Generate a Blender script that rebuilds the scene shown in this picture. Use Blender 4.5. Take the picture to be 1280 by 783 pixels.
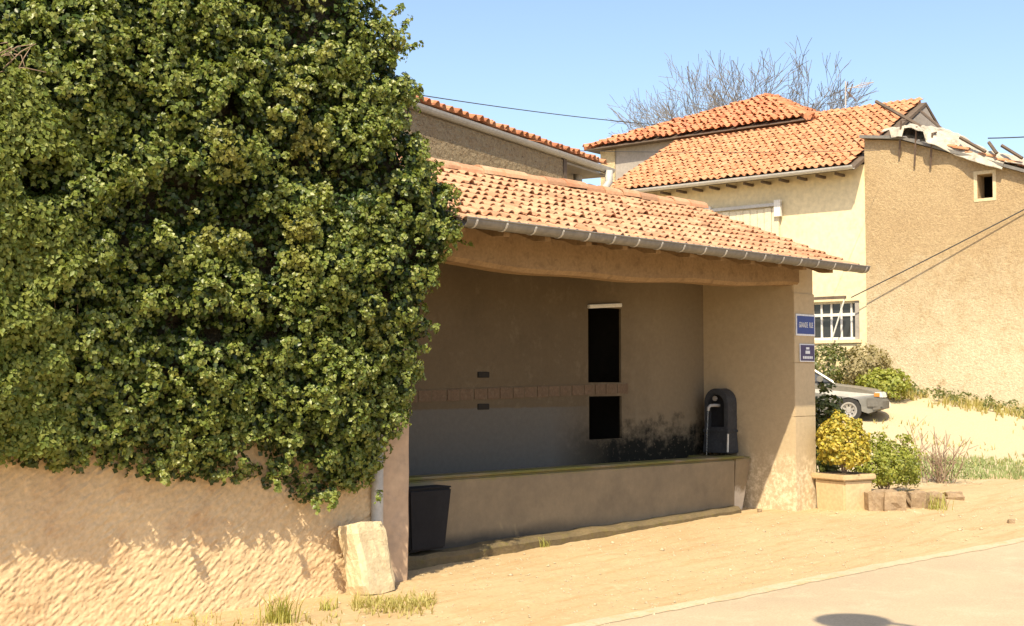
import bpy, bmesh, math, random
import numpy as np
from mathutils import Vector, Matrix

random.seed(7); rng = np.random.default_rng(7)
scene = bpy.context.scene
COL = scene.collection
for _o in list(bpy.data.objects): bpy.data.objects.remove(_o)

# ------------------------------------------------------------------ camera
FPX = 1600.0
CAM = np.array([-8.14, -9.52, 1.92])
_a = math.atan2(.709, .705)
F_ = np.array([math.sin(_a), math.cos(_a), 0.]); R_ = np.array([math.cos(_a), -math.sin(_a), 0.])
PITCH = math.atan(83.5 / FPX)
FW = F_ * math.cos(PITCH) + np.array([0, 0, math.sin(PITCH)])
UP = -F_ * math.sin(PITCH) + np.array([0, 0, math.cos(PITCH)])
cd = bpy.data.cameras.new('camera'); cam = bpy.data.objects.new('camera', cd); COL.objects.link(cam)
cd.sensor_width = 36; cd.lens = FPX / 1280 * 36; cd.clip_start = .05; cd.clip_end = 3000
cam.location = CAM; cam.rotation_euler = (math.pi / 2 + PITCH, 0, -_a)
scene.camera = cam

# ------------------------------------------------------------------ sky, sun, exposure
LIGHT = np.array([.70, .45, -1.0]); LIGHT /= np.linalg.norm(LIGHT)      # direction the sunlight travels
w = bpy.data.worlds.new('World'); scene.world = w; w.use_nodes = True
nt = w.node_tree; nt.nodes.clear()
sky = nt.nodes.new('ShaderNodeTexSky'); sky.sky_type = 'NISHITA'; sky.sun_disc = False
sky.sun_elevation = math.asin(-LIGHT[2]); sky.sun_rotation = math.atan2(-LIGHT[0], -LIGHT[1]) % (2 * math.pi)
sky.altitude = 200; sky.air_density = 1.0; sky.dust_density = 2.0; sky.ozone_density = 1.0
bg = nt.nodes.new('ShaderNodeBackground'); bg.inputs[1].default_value = .15
out = nt.nodes.new('ShaderNodeOutputWorld')
nt.links.new(sky.outputs[0], bg.inputs[0]); nt.links.new(bg.outputs[0], out.inputs[0])
sl = bpy.data.lights.new('sun', 'SUN'); sl.energy = 5.0; sl.angle = math.radians(.53); sl.color = (1, .87, .64)
sun = bpy.data.objects.new('sun', sl); COL.objects.link(sun)
sun.rotation_euler = Vector(LIGHT).to_track_quat('-Z', 'Y').to_euler(); sun.location = (-20, -12, 26)
scene.view_settings.view_transform = 'Standard'; scene.view_settings.look = 'None'
scene.view_settings.exposure = .66; scene.view_settings.gamma = 1
scene.view_settings.use_curve_mapping = False

# ------------------------------------------------------------------ pixel -> place helpers
def ray(px, py): return FW + R_ * (px - 640) / FPX - UP * (py - 391.5) / FPX
def onp(px, py, P, N):
    d = ray(px, py); P = np.array(P, float); N = np.array(N, float)
    return CAM + d * ((P - CAM) @ N) / (d @ N)
def atY(px, py, y): return onp(px, py, (0, y, 0), (0, 1, 0))
def gz(x, y):
    x = np.asarray(x, float); y = np.asarray(y, float)
    k = np.clip(x - 9, 0, 16); k = k * np.clip(k / 2, 0, 1) ** .5
    return .022 * np.clip(x, -30, 30) + .012 * np.clip(y, 0, 8) * k
def onground(px, py):
    d = ray(px, py); t = 4.0
    while t < 80:
        p = CAM + d * t
        if p[2] < gz(p[0], p[1]): break
        t += .02
    return p
def depthpt(px, py, depth): return CAM + ray(px, py) * depth

# ------------------------------------------------------------------ noise
def _h(ix, iy, s):
    v = np.sin(ix * 127.1 + iy * 311.7 + s * 74.7) * 43758.5453
    return v - np.floor(v)
def vn(x, y, s=0):
    x = np.asarray(x, float); y = np.asarray(y, float)
    ix = np.floor(x); iy = np.floor(y); fx = x - ix; fy = y - iy
    fx = fx * fx * (3 - 2 * fx); fy = fy * fy * (3 - 2 * fy)
    a = _h(ix, iy, s); b = _h(ix + 1, iy, s); c = _h(ix, iy + 1, s); d = _h(ix + 1, iy + 1, s)
    return (a * (1 - fx) + b * fx) * (1 - fy) + (c * (1 - fx) + d * fx) * fy
def fbm(x, y, s=0, o=4):
    v = 0; a = .5
    for i in range(o): v = v + a * vn(x * 2 ** i, y * 2 ** i, s + i); a *= .5
    return v

# ------------------------------------------------------------------ objects
def thing(name, label, cat, loc=(0, 0, 0), group=None):
    o = bpy.data.objects.new(name, None); COL.objects.link(o); o.location = [float(v) for v in loc]
    o.empty_display_size = .2
    return tag(o, label, cat, group)
def tag(o, label, cat, group=None):
    o['label'] = label; o['category'] = cat
    if group: o['group'] = group
    return o
def link(o, parent=None):
    COL.objects.link(o)
    if parent is not None:
        o.parent = parent
        if parent.type == 'EMPTY': o.matrix_parent_inverse = Matrix.Translation(-Vector(parent.location))
    return o
class MB:
    def __init__(s): s.v = []; s.f = []
    def add(s, vs, fs):
        n = len(s.v); s.v += [tuple(map(float, p)) for p in vs]; s.f += [tuple(i + n for i in q) for q in fs]; return s
    def box(s, x0, x1, y0, y1, z0, z1, M=None):
        vs = [(x, y, z) for z in (z0, z1) for y in (y0, y1) for x in (x0, x1)]
        if M is not None: vs = [M(*p) for p in vs]
        return s.add(vs, [(0, 2, 3, 1), (4, 5, 7, 6), (0, 1, 5, 4), (2, 6, 7, 3), (0, 4, 6, 2), (1, 3, 7, 5)])
    def prism(s, a, b):
        n = len(a)
        return s.add(list(a) + list(b), [tuple(range(n))[::-1], tuple(range(n, 2 * n))] + [(i, (i + 1) % n, n + (i + 1) % n, n + i) for i in range(n)])
    def tube(s, path, r, n=8, caps=True):
        path = [np.array(p, float) for p in path]; rs = r if hasattr(r, '__len__') else [r] * len(path)
        vs = []; u = None
        for i, p in enumerate(path):
            t = path[min(i + 1, len(path) - 1)] - path[max(i - 1, 0)]; t = t / (np.linalg.norm(t) + 1e-9)
            if u is None:
                u = np.cross(t, (0, 0, 1.)) if abs(t[2]) < .9 else np.cross(t, (1., 0, 0))
            u = u - t * (u @ t); u /= np.linalg.norm(u) + 1e-9; w_ = np.cross(t, u)
            for k in range(n):
                a = 2 * math.pi * k / n; vs.append(p + rs[i] * (math.cos(a) * u + math.sin(a) * w_))
        fs = [(i * n + k, i * n + (k + 1) % n, (i + 1) * n + (k + 1) % n, (i + 1) * n + k) for i in range(len(path) - 1) for k in range(n)]
        if caps: fs += [tuple(range(n))[::-1], tuple(range((len(path) - 1) * n, len(path) * n))]
        return s.add(vs, fs)
    def grid(s, P, close=False):
        nu, nv = P.shape[:2]
        return s.add(P.reshape(-1, 3).tolist(), [(i * nv + j, (i + 1) * nv + j, (i + 1) * nv + j + 1, i * nv + j + 1) for i in range(nu - 1) for j in range(nv - 1)])
    def mesh(s, name, m, bevel=0, smooth=False, fix=True):
        me = bpy.data.meshes.new(name)
        if bevel or fix and len(s.f) < 60000:
            me.from_pydata(s.v, [], s.f)
            bm = bmesh.new(); bm.from_mesh(me)
            bmesh.ops.recalc_face_normals(bm, faces=bm.faces)
            if bevel:
                bmesh.ops.bevel(bm, geom=[e for e in bm.edges if len(e.link_faces) == 2 and e.calc_face_angle(0) > .5], offset=bevel, segments=2, affect='EDGES', clamp_overlap=True)
            bm.to_mesh(me); bm.free()
        else: me.from_pydata(s.v, [], s.f)
        if smooth: me.shade_smooth()
        me.materials.append(m); return me
    def build(s, name, m, parent=None, bevel=0, smooth=False, fix=True):
        return link(bpy.data.objects.new(name, s.mesh(name, m, bevel, smooth, fix)), parent)
def put(o, P): o.location = [float(v) for v in P]; return o
def npmesh(name, V, Fc, m, parent=None, smooth=False):
    me = bpy.data.meshes.new(name); V = np.asarray(V, np.float32); Fc = np.asarray(Fc, np.int32); k = Fc.shape[1]
    me.vertices.add(len(V)); me.vertices.foreach_set('co', V.ravel())
    me.loops.add(Fc.size); me.loops.foreach_set('vertex_index', Fc.ravel())
    me.polygons.add(len(Fc)); me.polygons.foreach_set('loop_start', np.arange(0, Fc.size, k, dtype=np.int32))
    me.update(calc_edges=True); me.validate()
    if smooth: me.shade_smooth()
    me.materials.append(m)
    return link(bpy.data.objects.new(name, me), parent)

# ------------------------------------------------------------------ materials
def newmat(name):
    m = bpy.data.materials.new(name); m.use_nodes = True; t = m.node_tree; t.nodes.clear()
    o = t.nodes.new('ShaderNodeOutputMaterial'); b = t.nodes.new('ShaderNodeBsdfPrincipled')
    t.links.new(b.outputs[0], o.inputs[0]); return m, t, b, o
def N(t, typ, **kw):
    n = t.nodes.new(typ)
    for k, v in kw.items(): setattr(n, k, v)
    return n
def noise(t, vec, scale, detail=4, rough=.55, dist=0):
    n = N(t, 'ShaderNodeTexNoise'); n.inputs['Scale'].default_value = scale; n.inputs['Detail'].default_value = detail
    n.inputs['Roughness'].default_value = rough; n.inputs['Distortion'].default_value = dist
    t.links.new(vec, n.inputs['Vector']); return n.outputs['Fac']
def ramp(t, fac, stops):
    r = N(t, 'ShaderNodeValToRGB'); e = r.color_ramp.elements
    while len(e) < len(stops): e.new(.5)
    for i, (p, c) in enumerate(stops): e[i].position = p; e[i].color = (*c, 1) if len(c) == 3 else c
    t.links.new(fac, r.inputs[0]); return r.outputs[0]
def mix(t, fac, a, b, mode='MIX'):
    n = N(t, 'ShaderNodeMix', data_type='RGBA', blend_type=mode)
    for s, v in ((n.inputs[0], fac), (n.inputs[6], a), (n.inputs[7], b)):
        if isinstance(v, (int, float)): s.default_value = v
        elif isinstance(v, tuple): s.default_value = (*v, 1)
        else: t.links.new(v, s)
    return n.outputs[2]
def math_(t, op, a, b=0., c=0.):
    n = N(t, 'ShaderNodeMath', operation=op)
    for s, v in zip(n.inputs, (a, b, c)):
        if isinstance(v, (int, float)): s.default_value = v
        else: t.links.new(v, s)
    return n.outputs[0]
def maprange(t, v, a, b, c=0., d=1.):
    n = N(t, 'ShaderNodeMapRange'); t.links.new(v, n.inputs[0])
    for i, q in enumerate((a, b, c, d)): n.inputs[i + 1].default_value = q
    return n.outputs[0]
def wpos(t): return N(t, 'ShaderNodeNewGeometry').outputs['Position']
def scalevec(t, v, s):
    n = N(t, 'ShaderNodeVectorMath', operation='MULTIPLY'); t.links.new(v, n.inputs[0]); n.inputs[1].default_value = s; return n.outputs[0]
def bump(t, b, h, strength, dist=.01):
    n = N(t, 'ShaderNodeBump'); n.inputs['Strength'].default_value = strength; n.inputs['Distance'].default_value = dist
    t.links.new(h, n.inputs['Height']); t.links.new(n.outputs[0], b.inputs['Normal'])
def rough_mat(name, c0, c1, c2=None, s1=1.2, s2=18, bs=60, bstr=.5, bd=.01, rough=.9, spots=None, metal=0):
    m, t, b, o = newmat(name); p = wpos(t)
    col = mix(t, ramp(t, noise(t, p, s1, 5, .6), [(.3, (0, 0, 0)), (.7, (1, 1, 1))]), c0, c1)
    if c2: col = mix(t, ramp(t, noise(t, p, s1 * 2.7, 6, .7, .4), [(.52, (0, 0, 0)), (.7, (1, 1, 1))]), col, c2)
    g = ramp(t, noise(t, p, s2, 3), [(.25, (.82, .82, .82)), (.75, (1.1, 1.1, 1.1))])
    col = mix(t, 1., col, g, 'MULTIPLY')
    if spots: col = mix(t, ramp(t, noise(t, p, spots[1], 4, .7), [(spots[2], (0, 0, 0)), (spots[2] + .06, (1, 1, 1))]), col, spots[0])
    t.links.new(col, b.inputs['Base Color']); b.inputs['Roughness'].default_value = rough; b.inputs['Metallic'].default_value = metal
    b.inputs['Specular IOR Level'].default_value = .25
    if bstr: bump(t, b, noise(t, p, bs, 6, .65), bstr, bd)
    m['_'] = 0; return m
M = {}
M['render_left'] = rough_mat('rough_render', (.60, .43, .25), (.66, .49, .29), (.54, .36, .20), .9, 25, 90, .6, .008)
M['pier_left'] = rough_mat('smooth_render', (.52, .38, .26), (.46, .32, .21), (.40, .30, .22), 1.5, 12, 70, .4, .004)
M['concrete'] = rough_mat('concrete', (.40, .34, .25), (.33, .28, .20), (.22, .19, .14), 1.3, 20, 80, .4, .004)
M['road'] = rough_mat('worn_road', (.48, .38, .25), (.41, .325, .22), (.52, .415, .28), .8, 60, 220, .6, .008, .9, ((.34, .27, .19), 55, .64))
M['strip'] = rough_mat('pale_strip', (.53, .425, .28), (.46, .365, .24), (.46, .345, .20), 2.2, 40, 150, .4, .005, .9, ((.46, .34, .19), 4, .54))
M['wood'] = rough_mat('old_beam_wood', (.30, .20, .105), (.24, .155, .08), (.18, .115, .062), 3, 30, 60, .5, .006)
M['wood_dark'] = rough_mat('dark_wood', (.10, .075, .055), (.15, .11, .08), None, 4, 30, 60, .4, .005)
M['zinc'] = rough_mat('weathered_zinc', (.22, .205, .18), (.17, .16, .145), (.25, .23, .20), 3, 20, 30, .05, .002, .55, None, .25)
M['zinc_pale'] = rough_mat('pale_zinc', (.50, .48, .44), (.42, .40, .37), None, 3, 20, 30, .05, .002, .5, None, .1)
M['stone_wall'] = rough_mat('pebbled_stone_render', (.46, .36, .22), (.40, .29, .17), (.26, .18, .10), 6, 22, 13, 1., .14, .95, ((.22, .15, .085), 16, .60))
M['cream'] = rough_mat('cream_render', (.74, .62, .39), (.68, .56, .34), None, .5, 8, 60, .35, .006)
M['shadewall'] = rough_mat('grey_render', (.36, .32, .28), (.30, .27, .23), None, 1, 12, 60, .4, .006)
M['rubble'] = rough_mat('pale_rubble', (.58, .47, .28), (.48, .38, .22), (.30, .22, .13), 5, 14, 14, 1., .05)
M['unlit_dark'] = rough_mat('dark_room', (.02, .018, .015), (.03, .025, .02), None, 2, 9, 30, .2, .005)  # near-black colour stands in for unlit space behind openings and in recesses
M['brick'] = rough_mat('old_brick', (.145, .095, .06), (.125, .085, .053), (.165, .12, .078), 6, 30, 60, .6, .006)
M['iron'] = rough_mat('painted_cast_iron', (.05, .053, .06), (.035, .037, .04), (.075, .075, .075), 8, 30, 60, .2, .003, .5)
M['black_plastic'] = rough_mat('black_plastic', (.012, .012, .014), (.018, .018, .02), None, 4, 30, 60, .1, .002, .95)
M['white_paint'] = rough_mat('white_paint', (.72, .70, .64), (.64, .61, .55), None, 3, 30, 60, .15, .002, .6)
M['plank'] = rough_mat('bleached_planks', (.66, .58, .42), (.58, .50, .36), (.50, .42, .30), 2, 30, 40, .4, .005)
M['block'] = rough_mat('pale_guard_stone', (.66, .55, .35), (.58, .46, .28), (.52, .40, .24), 4, 24, 45, .7, .012)
M['planter'] = rough_mat('planter_concrete', (.62, .47, .27), (.56, .41, .23), None, 4, 24, 80, .3, .004)
M['soil'] = rough_mat('soil', (.10, .07, .045), (.14, .10, .06), None, 6, 30, 60, .8, .02)
M['mossy'] = rough_mat('mossy_earth', (.20, .145, .075), (.13, .10, .055), (.16, .13, .04), 4, 25, 60, .9, .02)
M['rock'] = rough_mat('rubble_stone', (.33, .235, .14), (.26, .185, .115), (.38, .285, .175), 5, 20, 30, .8, .02)
M['bark'] = rough_mat('bark', (.15, .135, .12), (.20, .18, .16), None, 5, 30, 60, .6, .01)
M['stems'] = rough_mat('ivy_shade_core', (.045, .038, .022), (.06, .05, .03), None, 5, 30, 60, .8, .02)  # very dark brown, gives the ivy gaps their shade
M['twig'] = rough_mat('dry_twig', (.24, .16, .11), (.30, .22, .15), None, 5, 30, 60, .3, .004)
M['cable'] = rough_mat('cable', (.05, .05, .05), (.07, .07, .07), None, 5, 30, 60, 0, .004)
M['rod'] = rough_mat('rusty_rod', (.11, .08, .06), (.15, .10, .07), None, 8, 30, 60, .2, .004)
M['blue'] = rough_mat('blue_enamel', (.035, .06, .24), (.04, .065, .26), None, 5, 30, 60, 0, .001, .3)
M['plum'] = rough_mat('dark_plum_enamel', (.07, .05, .13), (.06, .045, .12), None, 5, 30, 60, 0, .001, .35)
M['letter'] = rough_mat('white_enamel', (.74, .75, .78), (.70, .71, .74), None, 5, 30, 60, 0, .001, .35)
M['gravel'] = rough_mat('pale_gravel', (.60, .49, .31), (.66, .56, .38), (.52, .42, .26), 1.5, 34, 60, .9, .03, .95)
M['tarp'] = rough_mat('dirty_tarpaulin', (.50, .45, .36), (.40, .355, .28), (.20, .17, .13), 1.6, 6, 12, .5, .03, .6)
M['tyre'] = rough_mat('tyre', (.025, .025, .025), (.04, .038, .035), None, 8, 30, 60, .1, .003, .8)
M['car'] = rough_mat('grey_car_paint', (.20, .195, .175), (.23, .22, .195), None, 2, 8, 30, 0, .001, .28, None, .35)
M['car_trim'] = rough_mat('grey_bumper_plastic', (.12, .115, .10), (.14, .13, .115), None, 3, 20, 30, .05, .001, .55)
M['chrome'] = rough_mat('wheel_metal', (.5, .48, .44), (.42, .40, .37), None, 4, 20, 30, 0, .001, .35, None, .6)
M['lamp_metal'] = M['zinc']

def tile_mat(name, a, b_, c, lichen):
    m, t, b, o = newmat(name); p = wpos(t)
    r = math_(t, 'FRACT', math_(t, 'ADD', N(t, 'ShaderNodeObjectInfo').outputs['Random'], N(t, 'ShaderNodeNewGeometry').outputs['Random Per Island']))
    col = ramp(t, r, [(0, a), (.45, b_), (.8, c), (1, tuple(x * .68 for x in b_))])
    col = mix(t, ramp(t, noise(t, p, 3.2, 5, .7), [(.5, (0, 0, 0)), (.72, (1, 1, 1))]), col, lichen)
    col = mix(t, 1., col, ramp(t, noise(t, p, 30, 4), [(.2, (.75, .75, .75)), (.8, (1.12, 1.12, 1.12))]), 'MULTIPLY')
    t.links.new(col, b.inputs['Base Color']); b.inputs['Roughness'].default_value = .9; b.inputs['Specular IOR Level'].default_value = .2
    bump(t, b, noise(t, p, 70, 4), .4, .006); return m
M['tile'] = tile_mat('terracotta_tiles', (.48, .26, .145), (.52, .305, .18), (.44, .215, .12), (.52, .37, .235))
M['tile_red'] = tile_mat('red_canal_tiles', (.50, .19, .09), (.55, .25, .13), (.44, .15, .08), (.55, .32, .19))
M['tile_mid'] = tile_mat('orange_canal_tiles', (.52, .23, .115), (.56, .28, .15), (.48, .20, .10), (.52, .34, .20))

def leaf_mat(name, cols, trans=.3, gloss=.35, yellow=None):
    m, t, b, o = newmat(name); p = wpos(t)
    r = N(t, 'ShaderNodeNewGeometry').outputs['Random Per Island']
    col = ramp(t, r, [(i / (len(cols) - 1), c) for i, c in enumerate(cols)])
    if yellow:
        fac = ramp(t, noise(t, p, yellow[1], 3, .6), [(yellow[2], (0, 0, 0)), (yellow[2] + .16, (1, 1, 1))])
        col = mix(t, fac, col, yellow[0])
    t.links.new(col, b.inputs['Base Color']); b.inputs['Roughness'].default_value = gloss; b.inputs['Specular IOR Level'].default_value = .4
    tr = N(t, 'ShaderNodeBsdfTranslucent'); t.links.new(mix(t, 1., col, (1.3, 1.25, .5), 'MULTIPLY'), tr.inputs[0])
    mx = N(t, 'ShaderNodeMixShader'); mx.inputs[0].default_value = trans
    t.links.new(b.outputs[0], mx.inputs[1]); t.links.new(tr.outputs[0], mx.inputs[2]); t.links.new(mx.outputs[0], o.inputs[0]); return m
M['ivy'] = leaf_mat('ivy_leaves', [(.085, .125, .02), (.14, .18, .032), (.19, .225, .045), (.28, .30, .085)], .25, .40, ((.27, .24, .05), .8, .60))
M['ivy_shade'] = leaf_mat('shaded_ivy_leaves', [(.022, .045, .009), (.035, .062, .012), (.05, .08, .016), (.075, .10, .022)], .18, .36)  # darker leaf colour carries the shade between the outer sprays
M['pale_leaf'] = leaf_mat('pale_leaves', [(.12, .165, .028), (.18, .22, .042), (.25, .275, .06), (.15, .20, .034)], .35, .5)
M['yellow_leaf'] = leaf_mat('yellow_leaves', [(.50, .39, .045), (.58, .47, .09), (.40, .34, .05), (.26, .26, .04)], .3, .45)
M['green_leaf'] = leaf_mat('green_leaves', [(.20, .24, .035), (.28, .31, .05), (.36, .36, .07), (.15, .19, .03)], .35, .5)
M['dark_leaf'] = leaf_mat('dark_leaves', [(.07, .09, .025), (.10, .12, .03), (.15, .16, .04)], .25, .45)
M['grass_dry'] = leaf_mat('dry_grass', [(.42, .36, .12), (.34, .32, .09), (.50, .42, .18)], .3, .6)
M['grass_green'] = leaf_mat('green_grass', [(.34, .34, .07), (.42, .39, .10), (.27, .29, .06)], .3, .6)
M['grass_lawn'] = leaf_mat('lawn_grass', [(.24, .30, .12), (.29, .34, .14), (.33, .36, .17)], .3, .6)
M['bush_dry'] = leaf_mat('dry_bush_leaves', [(.30, .25, .13), (.36, .31, .17), (.25, .22, .10)], .3, .6)

def dirt_mat():
    m, t, b, o = newmat('sandy_dirt'); p = wpos(t)
    sx = N(t, 'ShaderNodeSeparateXYZ'); t.links.new(p, sx.inputs[0]); X, Y, Z = sx.outputs
    n1 = noise(t, p, .6, 5, .6); n2 = noise(t, p, 3.4, 6, .7, .5); n3 = noise(t, p, 30, 5, .7); n4 = noise(t, scalevec(t, p, (.7, 5., 1.)), 1.4, 5, .65)
    col = mix(t, ramp(t, n1, [(.3, (0, 0, 0)), (.7, (1, 1, 1))]), (.44, .32, .175), (.50, .375, .215))
    col = mix(t, ramp(t, n4, [(.5, (0, 0, 0)), (.72, (1, 1, 1))]), col, (.42, .275, .135))
    col = mix(t, ramp(t, n2, [(.58, (0, 0, 0)), (.74, (1, 1, 1))]), col, (.60, .47, .29))
    gr = math_(t, 'MULTIPLY', maprange(t, math_(t, 'ADD', X, math_(t, 'MULTIPLY', n2, 3.)), 11.4, 13.), maprange(t, math_(t, 'ADD', Y, math_(t, 'MULTIPLY', n2, 1.5)), .4, 1.4))
    col = mix(t, gr, col, mix(t, n3, (.42, .34, .21), (.60, .50, .33)))
    col = mix(t, 1., col, ramp(t, n3, [(.25, (.80, .79, .78)), (.75, (1.1, 1.1, 1.1))]), 'MULTIPLY')
    t.links.new(col, b.inputs['Base Color']); b.inputs['Roughness'].default_value = .95; b.inputs['Specular IOR Level'].default_value = .15
    bump(t, b, noise(t, p, 90, 6, .7), .6, .010); return m
M['dirt'] = dirt_mat()
def gable_mat():
    m, t, b, o = newmat('ochre_roughcast'); p = wpos(t)
    sx = N(t, 'ShaderNodeSeparateXYZ'); t.links.new(p, sx.inputs[0]); X, Y, Z = sx.outputs
    n1 = noise(t, p, .4, 5, .6); n2 = noise(t, p, 1.6, 6, .7, .5); n3 = noise(t, p, 14, 5, .75)
    col = mix(t, ramp(t, n1, [(.35, (0, 0, 0)), (.65, (1, 1, 1))]), (.46, .335, .19), (.53, .40, .235))
    lime = maprange(t, math_(t, 'ADD', Z, math_(t, 'MULTIPLY', math_(t, 'SUBTRACT', n2, .5), 5.)), 5.2, 2.2)
    col = mix(t, math_(t, 'MULTIPLY', lime, .85), col, (.72, .62, .43))
    rust = math_(t, 'MULTIPLY', maprange(t, n2, .58, .70), maprange(t, Z, 6., 3.))
    col = mix(t, math_(t, 'MULTIPLY', rust, .5), col, (.50, .34, .18))
    col = mix(t, 1., col, ramp(t, n3, [(.3, (.74, .72, .70)), (.7, (1.12, 1.12, 1.12))]), 'MULTIPLY')
    t.links.new(col, b.inputs['Base Color']); b.inputs['Roughness'].default_value = .95; b.inputs['Specular IOR Level'].default_value = .1
    bump(t, b, noise(t, p, 20, 6, .75), 1., .06); return m
M['ochre'] = gable_mat()
def interior_mat(name, c0, c1, c2, c3):
    m, t, b, o = newmat(name); p = wpos(t)
    sx = N(t, 'ShaderNodeSeparateXYZ'); t.links.new(p, sx.inputs[0]); X, Y, Z = sx.outputs
    n1 = noise(t, p, .9, 5, .6); n2 = noise(t, p, 5, 6, .7); n3 = noise(t, p, 16, 5, .7)
    col = mix(t, ramp(t, n1, [(.35, (0, 0, 0)), (.65, (1, 1, 1))]), c0, c1)
    col = mix(t, ramp(t, n2, [(.55, (0, 0, 0)), (.75, (1, 1, 1))]), col, c2)
    # bare grey cement below the brick course on the left
    cem = math_(t, 'MULTIPLY', maprange(t, math_(t, 'ADD', Z, math_(t, 'MULTIPLY', n2, .06)), 1.62, 1.60), maprange(t, X, 4.6, 3.6))
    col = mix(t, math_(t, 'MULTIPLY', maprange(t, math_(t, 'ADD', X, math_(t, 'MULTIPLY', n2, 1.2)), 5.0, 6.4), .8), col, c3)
    col = mix(t, math_(t, 'MULTIPLY', cem, .75), col, (.125, .118, .105))
    # black algae above the trough, spreading from the drip beside the opening and the fountain
    zr = math_(t, 'ADD', Z, math_(t, 'MULTIPLY', math_(t, 'SUBTRACT', n2, .5), 1.3))
    al = math_(t, 'MULTIPLY', maprange(t, zr, 1.42, 1.05), maprange(t, X, 3.7, 4.8))
    al = math_(t, 'MULTIPLY', al, maprange(t, Y, .75, 1.15)); al = math_(t, 'MULTIPLY', al, maprange(t, n3, .30, .42))
    col = mix(t, math_(t, 'MULTIPLY', al, .98), col, (.010, .010, .007))
    # flaking limewash low on the side wall, widened to brighten its sunlit part
    sunlit_flakes = math_(t, 'MULTIPLY', maprange(t, math_(t, 'ADD', Z, math_(t, 'MULTIPLY', n2, .8)), 1.35, 1.05), maprange(t, n3, .44, .62))
    sunlit_flakes = math_(t, 'MULTIPLY', sunlit_flakes, maprange(t, X, 6.6, 6.8))
    col = mix(t, math_(t, 'MULTIPLY', sunlit_flakes, .9), col, (.72, .60, .41))
    col = mix(t, 1., col, ramp(t, n3, [(.2, (.85, .85, .85)), (.8, (1.08, 1.08, 1.08))]), 'MULTIPLY')
    t.links.new(col, b.inputs['Base Color']); b.inputs['Roughness'].default_value = .92; b.inputs['Specular IOR Level'].default_value = .2
    bump(t, b, noise(t, p, 40, 6, .7), .4, .008); return m
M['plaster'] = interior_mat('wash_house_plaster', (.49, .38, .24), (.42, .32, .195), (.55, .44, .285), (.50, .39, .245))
M['back_plaster'] = interior_mat('shaded_damp_plaster', (.125, .094, .058), (.10, .075, .046), (.155, .12, .077), (.24, .187, .12))  # interior shade put into the plaster colour, paler towards the right
def trough_mat():
    m, t, b, o = newmat('wet_trough_cement'); p = wpos(t)
    sx = N(t, 'ShaderNodeSeparateXYZ'); t.links.new(p, sx.inputs[0]); X, Y, Z = sx.outputs
    n1 = noise(t, p, 1.6, 5, .65); n2 = noise(t, p, 9, 5, .7)
    col = mix(t, ramp(t, n1, [(.35, (0, 0, 0)), (.68, (1, 1, 1))]), (.23, .175, .105), (.17, .13, .08))
    mo = math_(t, 'MULTIPLY', maprange(t, math_(t, 'ADD', Z, math_(t, 'MULTIPLY', n2, .1)), .86, .92), maprange(t, n1, .35, .55))
    col = mix(t, mo, col, (.16, .15, .03))
    wh = math_(t, 'MULTIPLY', maprange(t, X, 6.36, 6.42), maprange(t, math_(t, 'ADD', Z, math_(t, 'MULTIPLY', n2, .3)), .62, .52))
    col = mix(t, wh, col, (.55, .49, .40))
    damp_shade = math_(t, 'MULTIPLY', maprange(t, math_(t, 'ADD', Z, math_(t, 'MULTIPLY', n1, .25)), .42, .30), maprange(t, X, 4.2, 2.2))  # black damp and the shadow along the trough foot, painted into the cement
    col = mix(t, math_(t, 'MULTIPLY', damp_shade, .85), col, (.025, .022, .018))
    col = mix(t, 1., col, ramp(t, n2, [(.2, (.8, .8, .8)), (.8, (1.1, 1.1, 1.1))]), 'MULTIPLY')
    t.links.new(col, b.inputs['Base Color']); b.inputs['Roughness'].default_value = .75; bump(t, b, noise(t, p, 50, 5), .35, .006); return m
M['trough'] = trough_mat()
def glass_mat(name, c, rough=.08):
    m, t, b, o = newmat(name); b.inputs['Base Color'].default_value = (*c, 1); b.inputs['Roughness'].default_value = rough
    b.inputs['Specular IOR Level'].default_value = .6; return m
M['pane'] = glass_mat('dark_window_glass', (.025, .028, .03))
M['lamp_lens'] = glass_mat('headlamp_glass', (.55, .55, .52), .12)
M['amber'] = glass_mat('amber_lens', (.5, .18, .03), .2)
M['water'] = glass_mat('trough_water', (.02, .022, .016), .05)
mj, tj, bj, oj = newmat('water_jet'); bj.inputs['Base Color'].default_value = (.9, .92, .92, 1); bj.inputs['Roughness'].default_value = .05
bj.inputs['Transmission Weight'].default_value = .9; bj.inputs['IOR'].default_value = 1.33; M['jet'] = mj

# ------------------------------------------------------------------ ground, road
def coords(fine0, fine1, step, far):
    a = list(np.arange(fine0, fine1, step)); s = step; x = fine1
    while x < far: a.append(x); s *= 1.16; x += s
    a.append(far); s = step; x = fine0 - step; l = []
    while x > -far: l.append(x); s *= 1.16; x -= s
    l.append(-far); return np.array(l[::-1] + a)
gx = coords(-5, 13, .055, 600); gy = coords(-4.2, 3, .055, 600)
GX, GY = np.meshgrid(gx, gy, indexing='ij')
RL = lambda x: -2.74 - .102 * np.clip(x, -40, 40)
mask = np.clip((GY - RL(GX) + .1) / .5, 0, 1) * np.clip((16 - np.abs(GX)) / 4, 0, 1) * np.clip((14 - np.abs(GY)) / 4, 0, 1)
GZ = gz(GX, GY) + mask * (.05 * (fbm(GX * .9, GY * .9, 3) - .5) + .018 * (fbm(GX * 5, GY * 5, 9) - .5) + .012 * (vn(GX * 14, GY * 14, 5) - .5))
GZ -= .10 * np.clip((RL(GX) - GY) / .25, 0, 1) * np.clip((GY - RL(GX) + 5.85 + .3) / .3, 0, 1)
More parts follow.
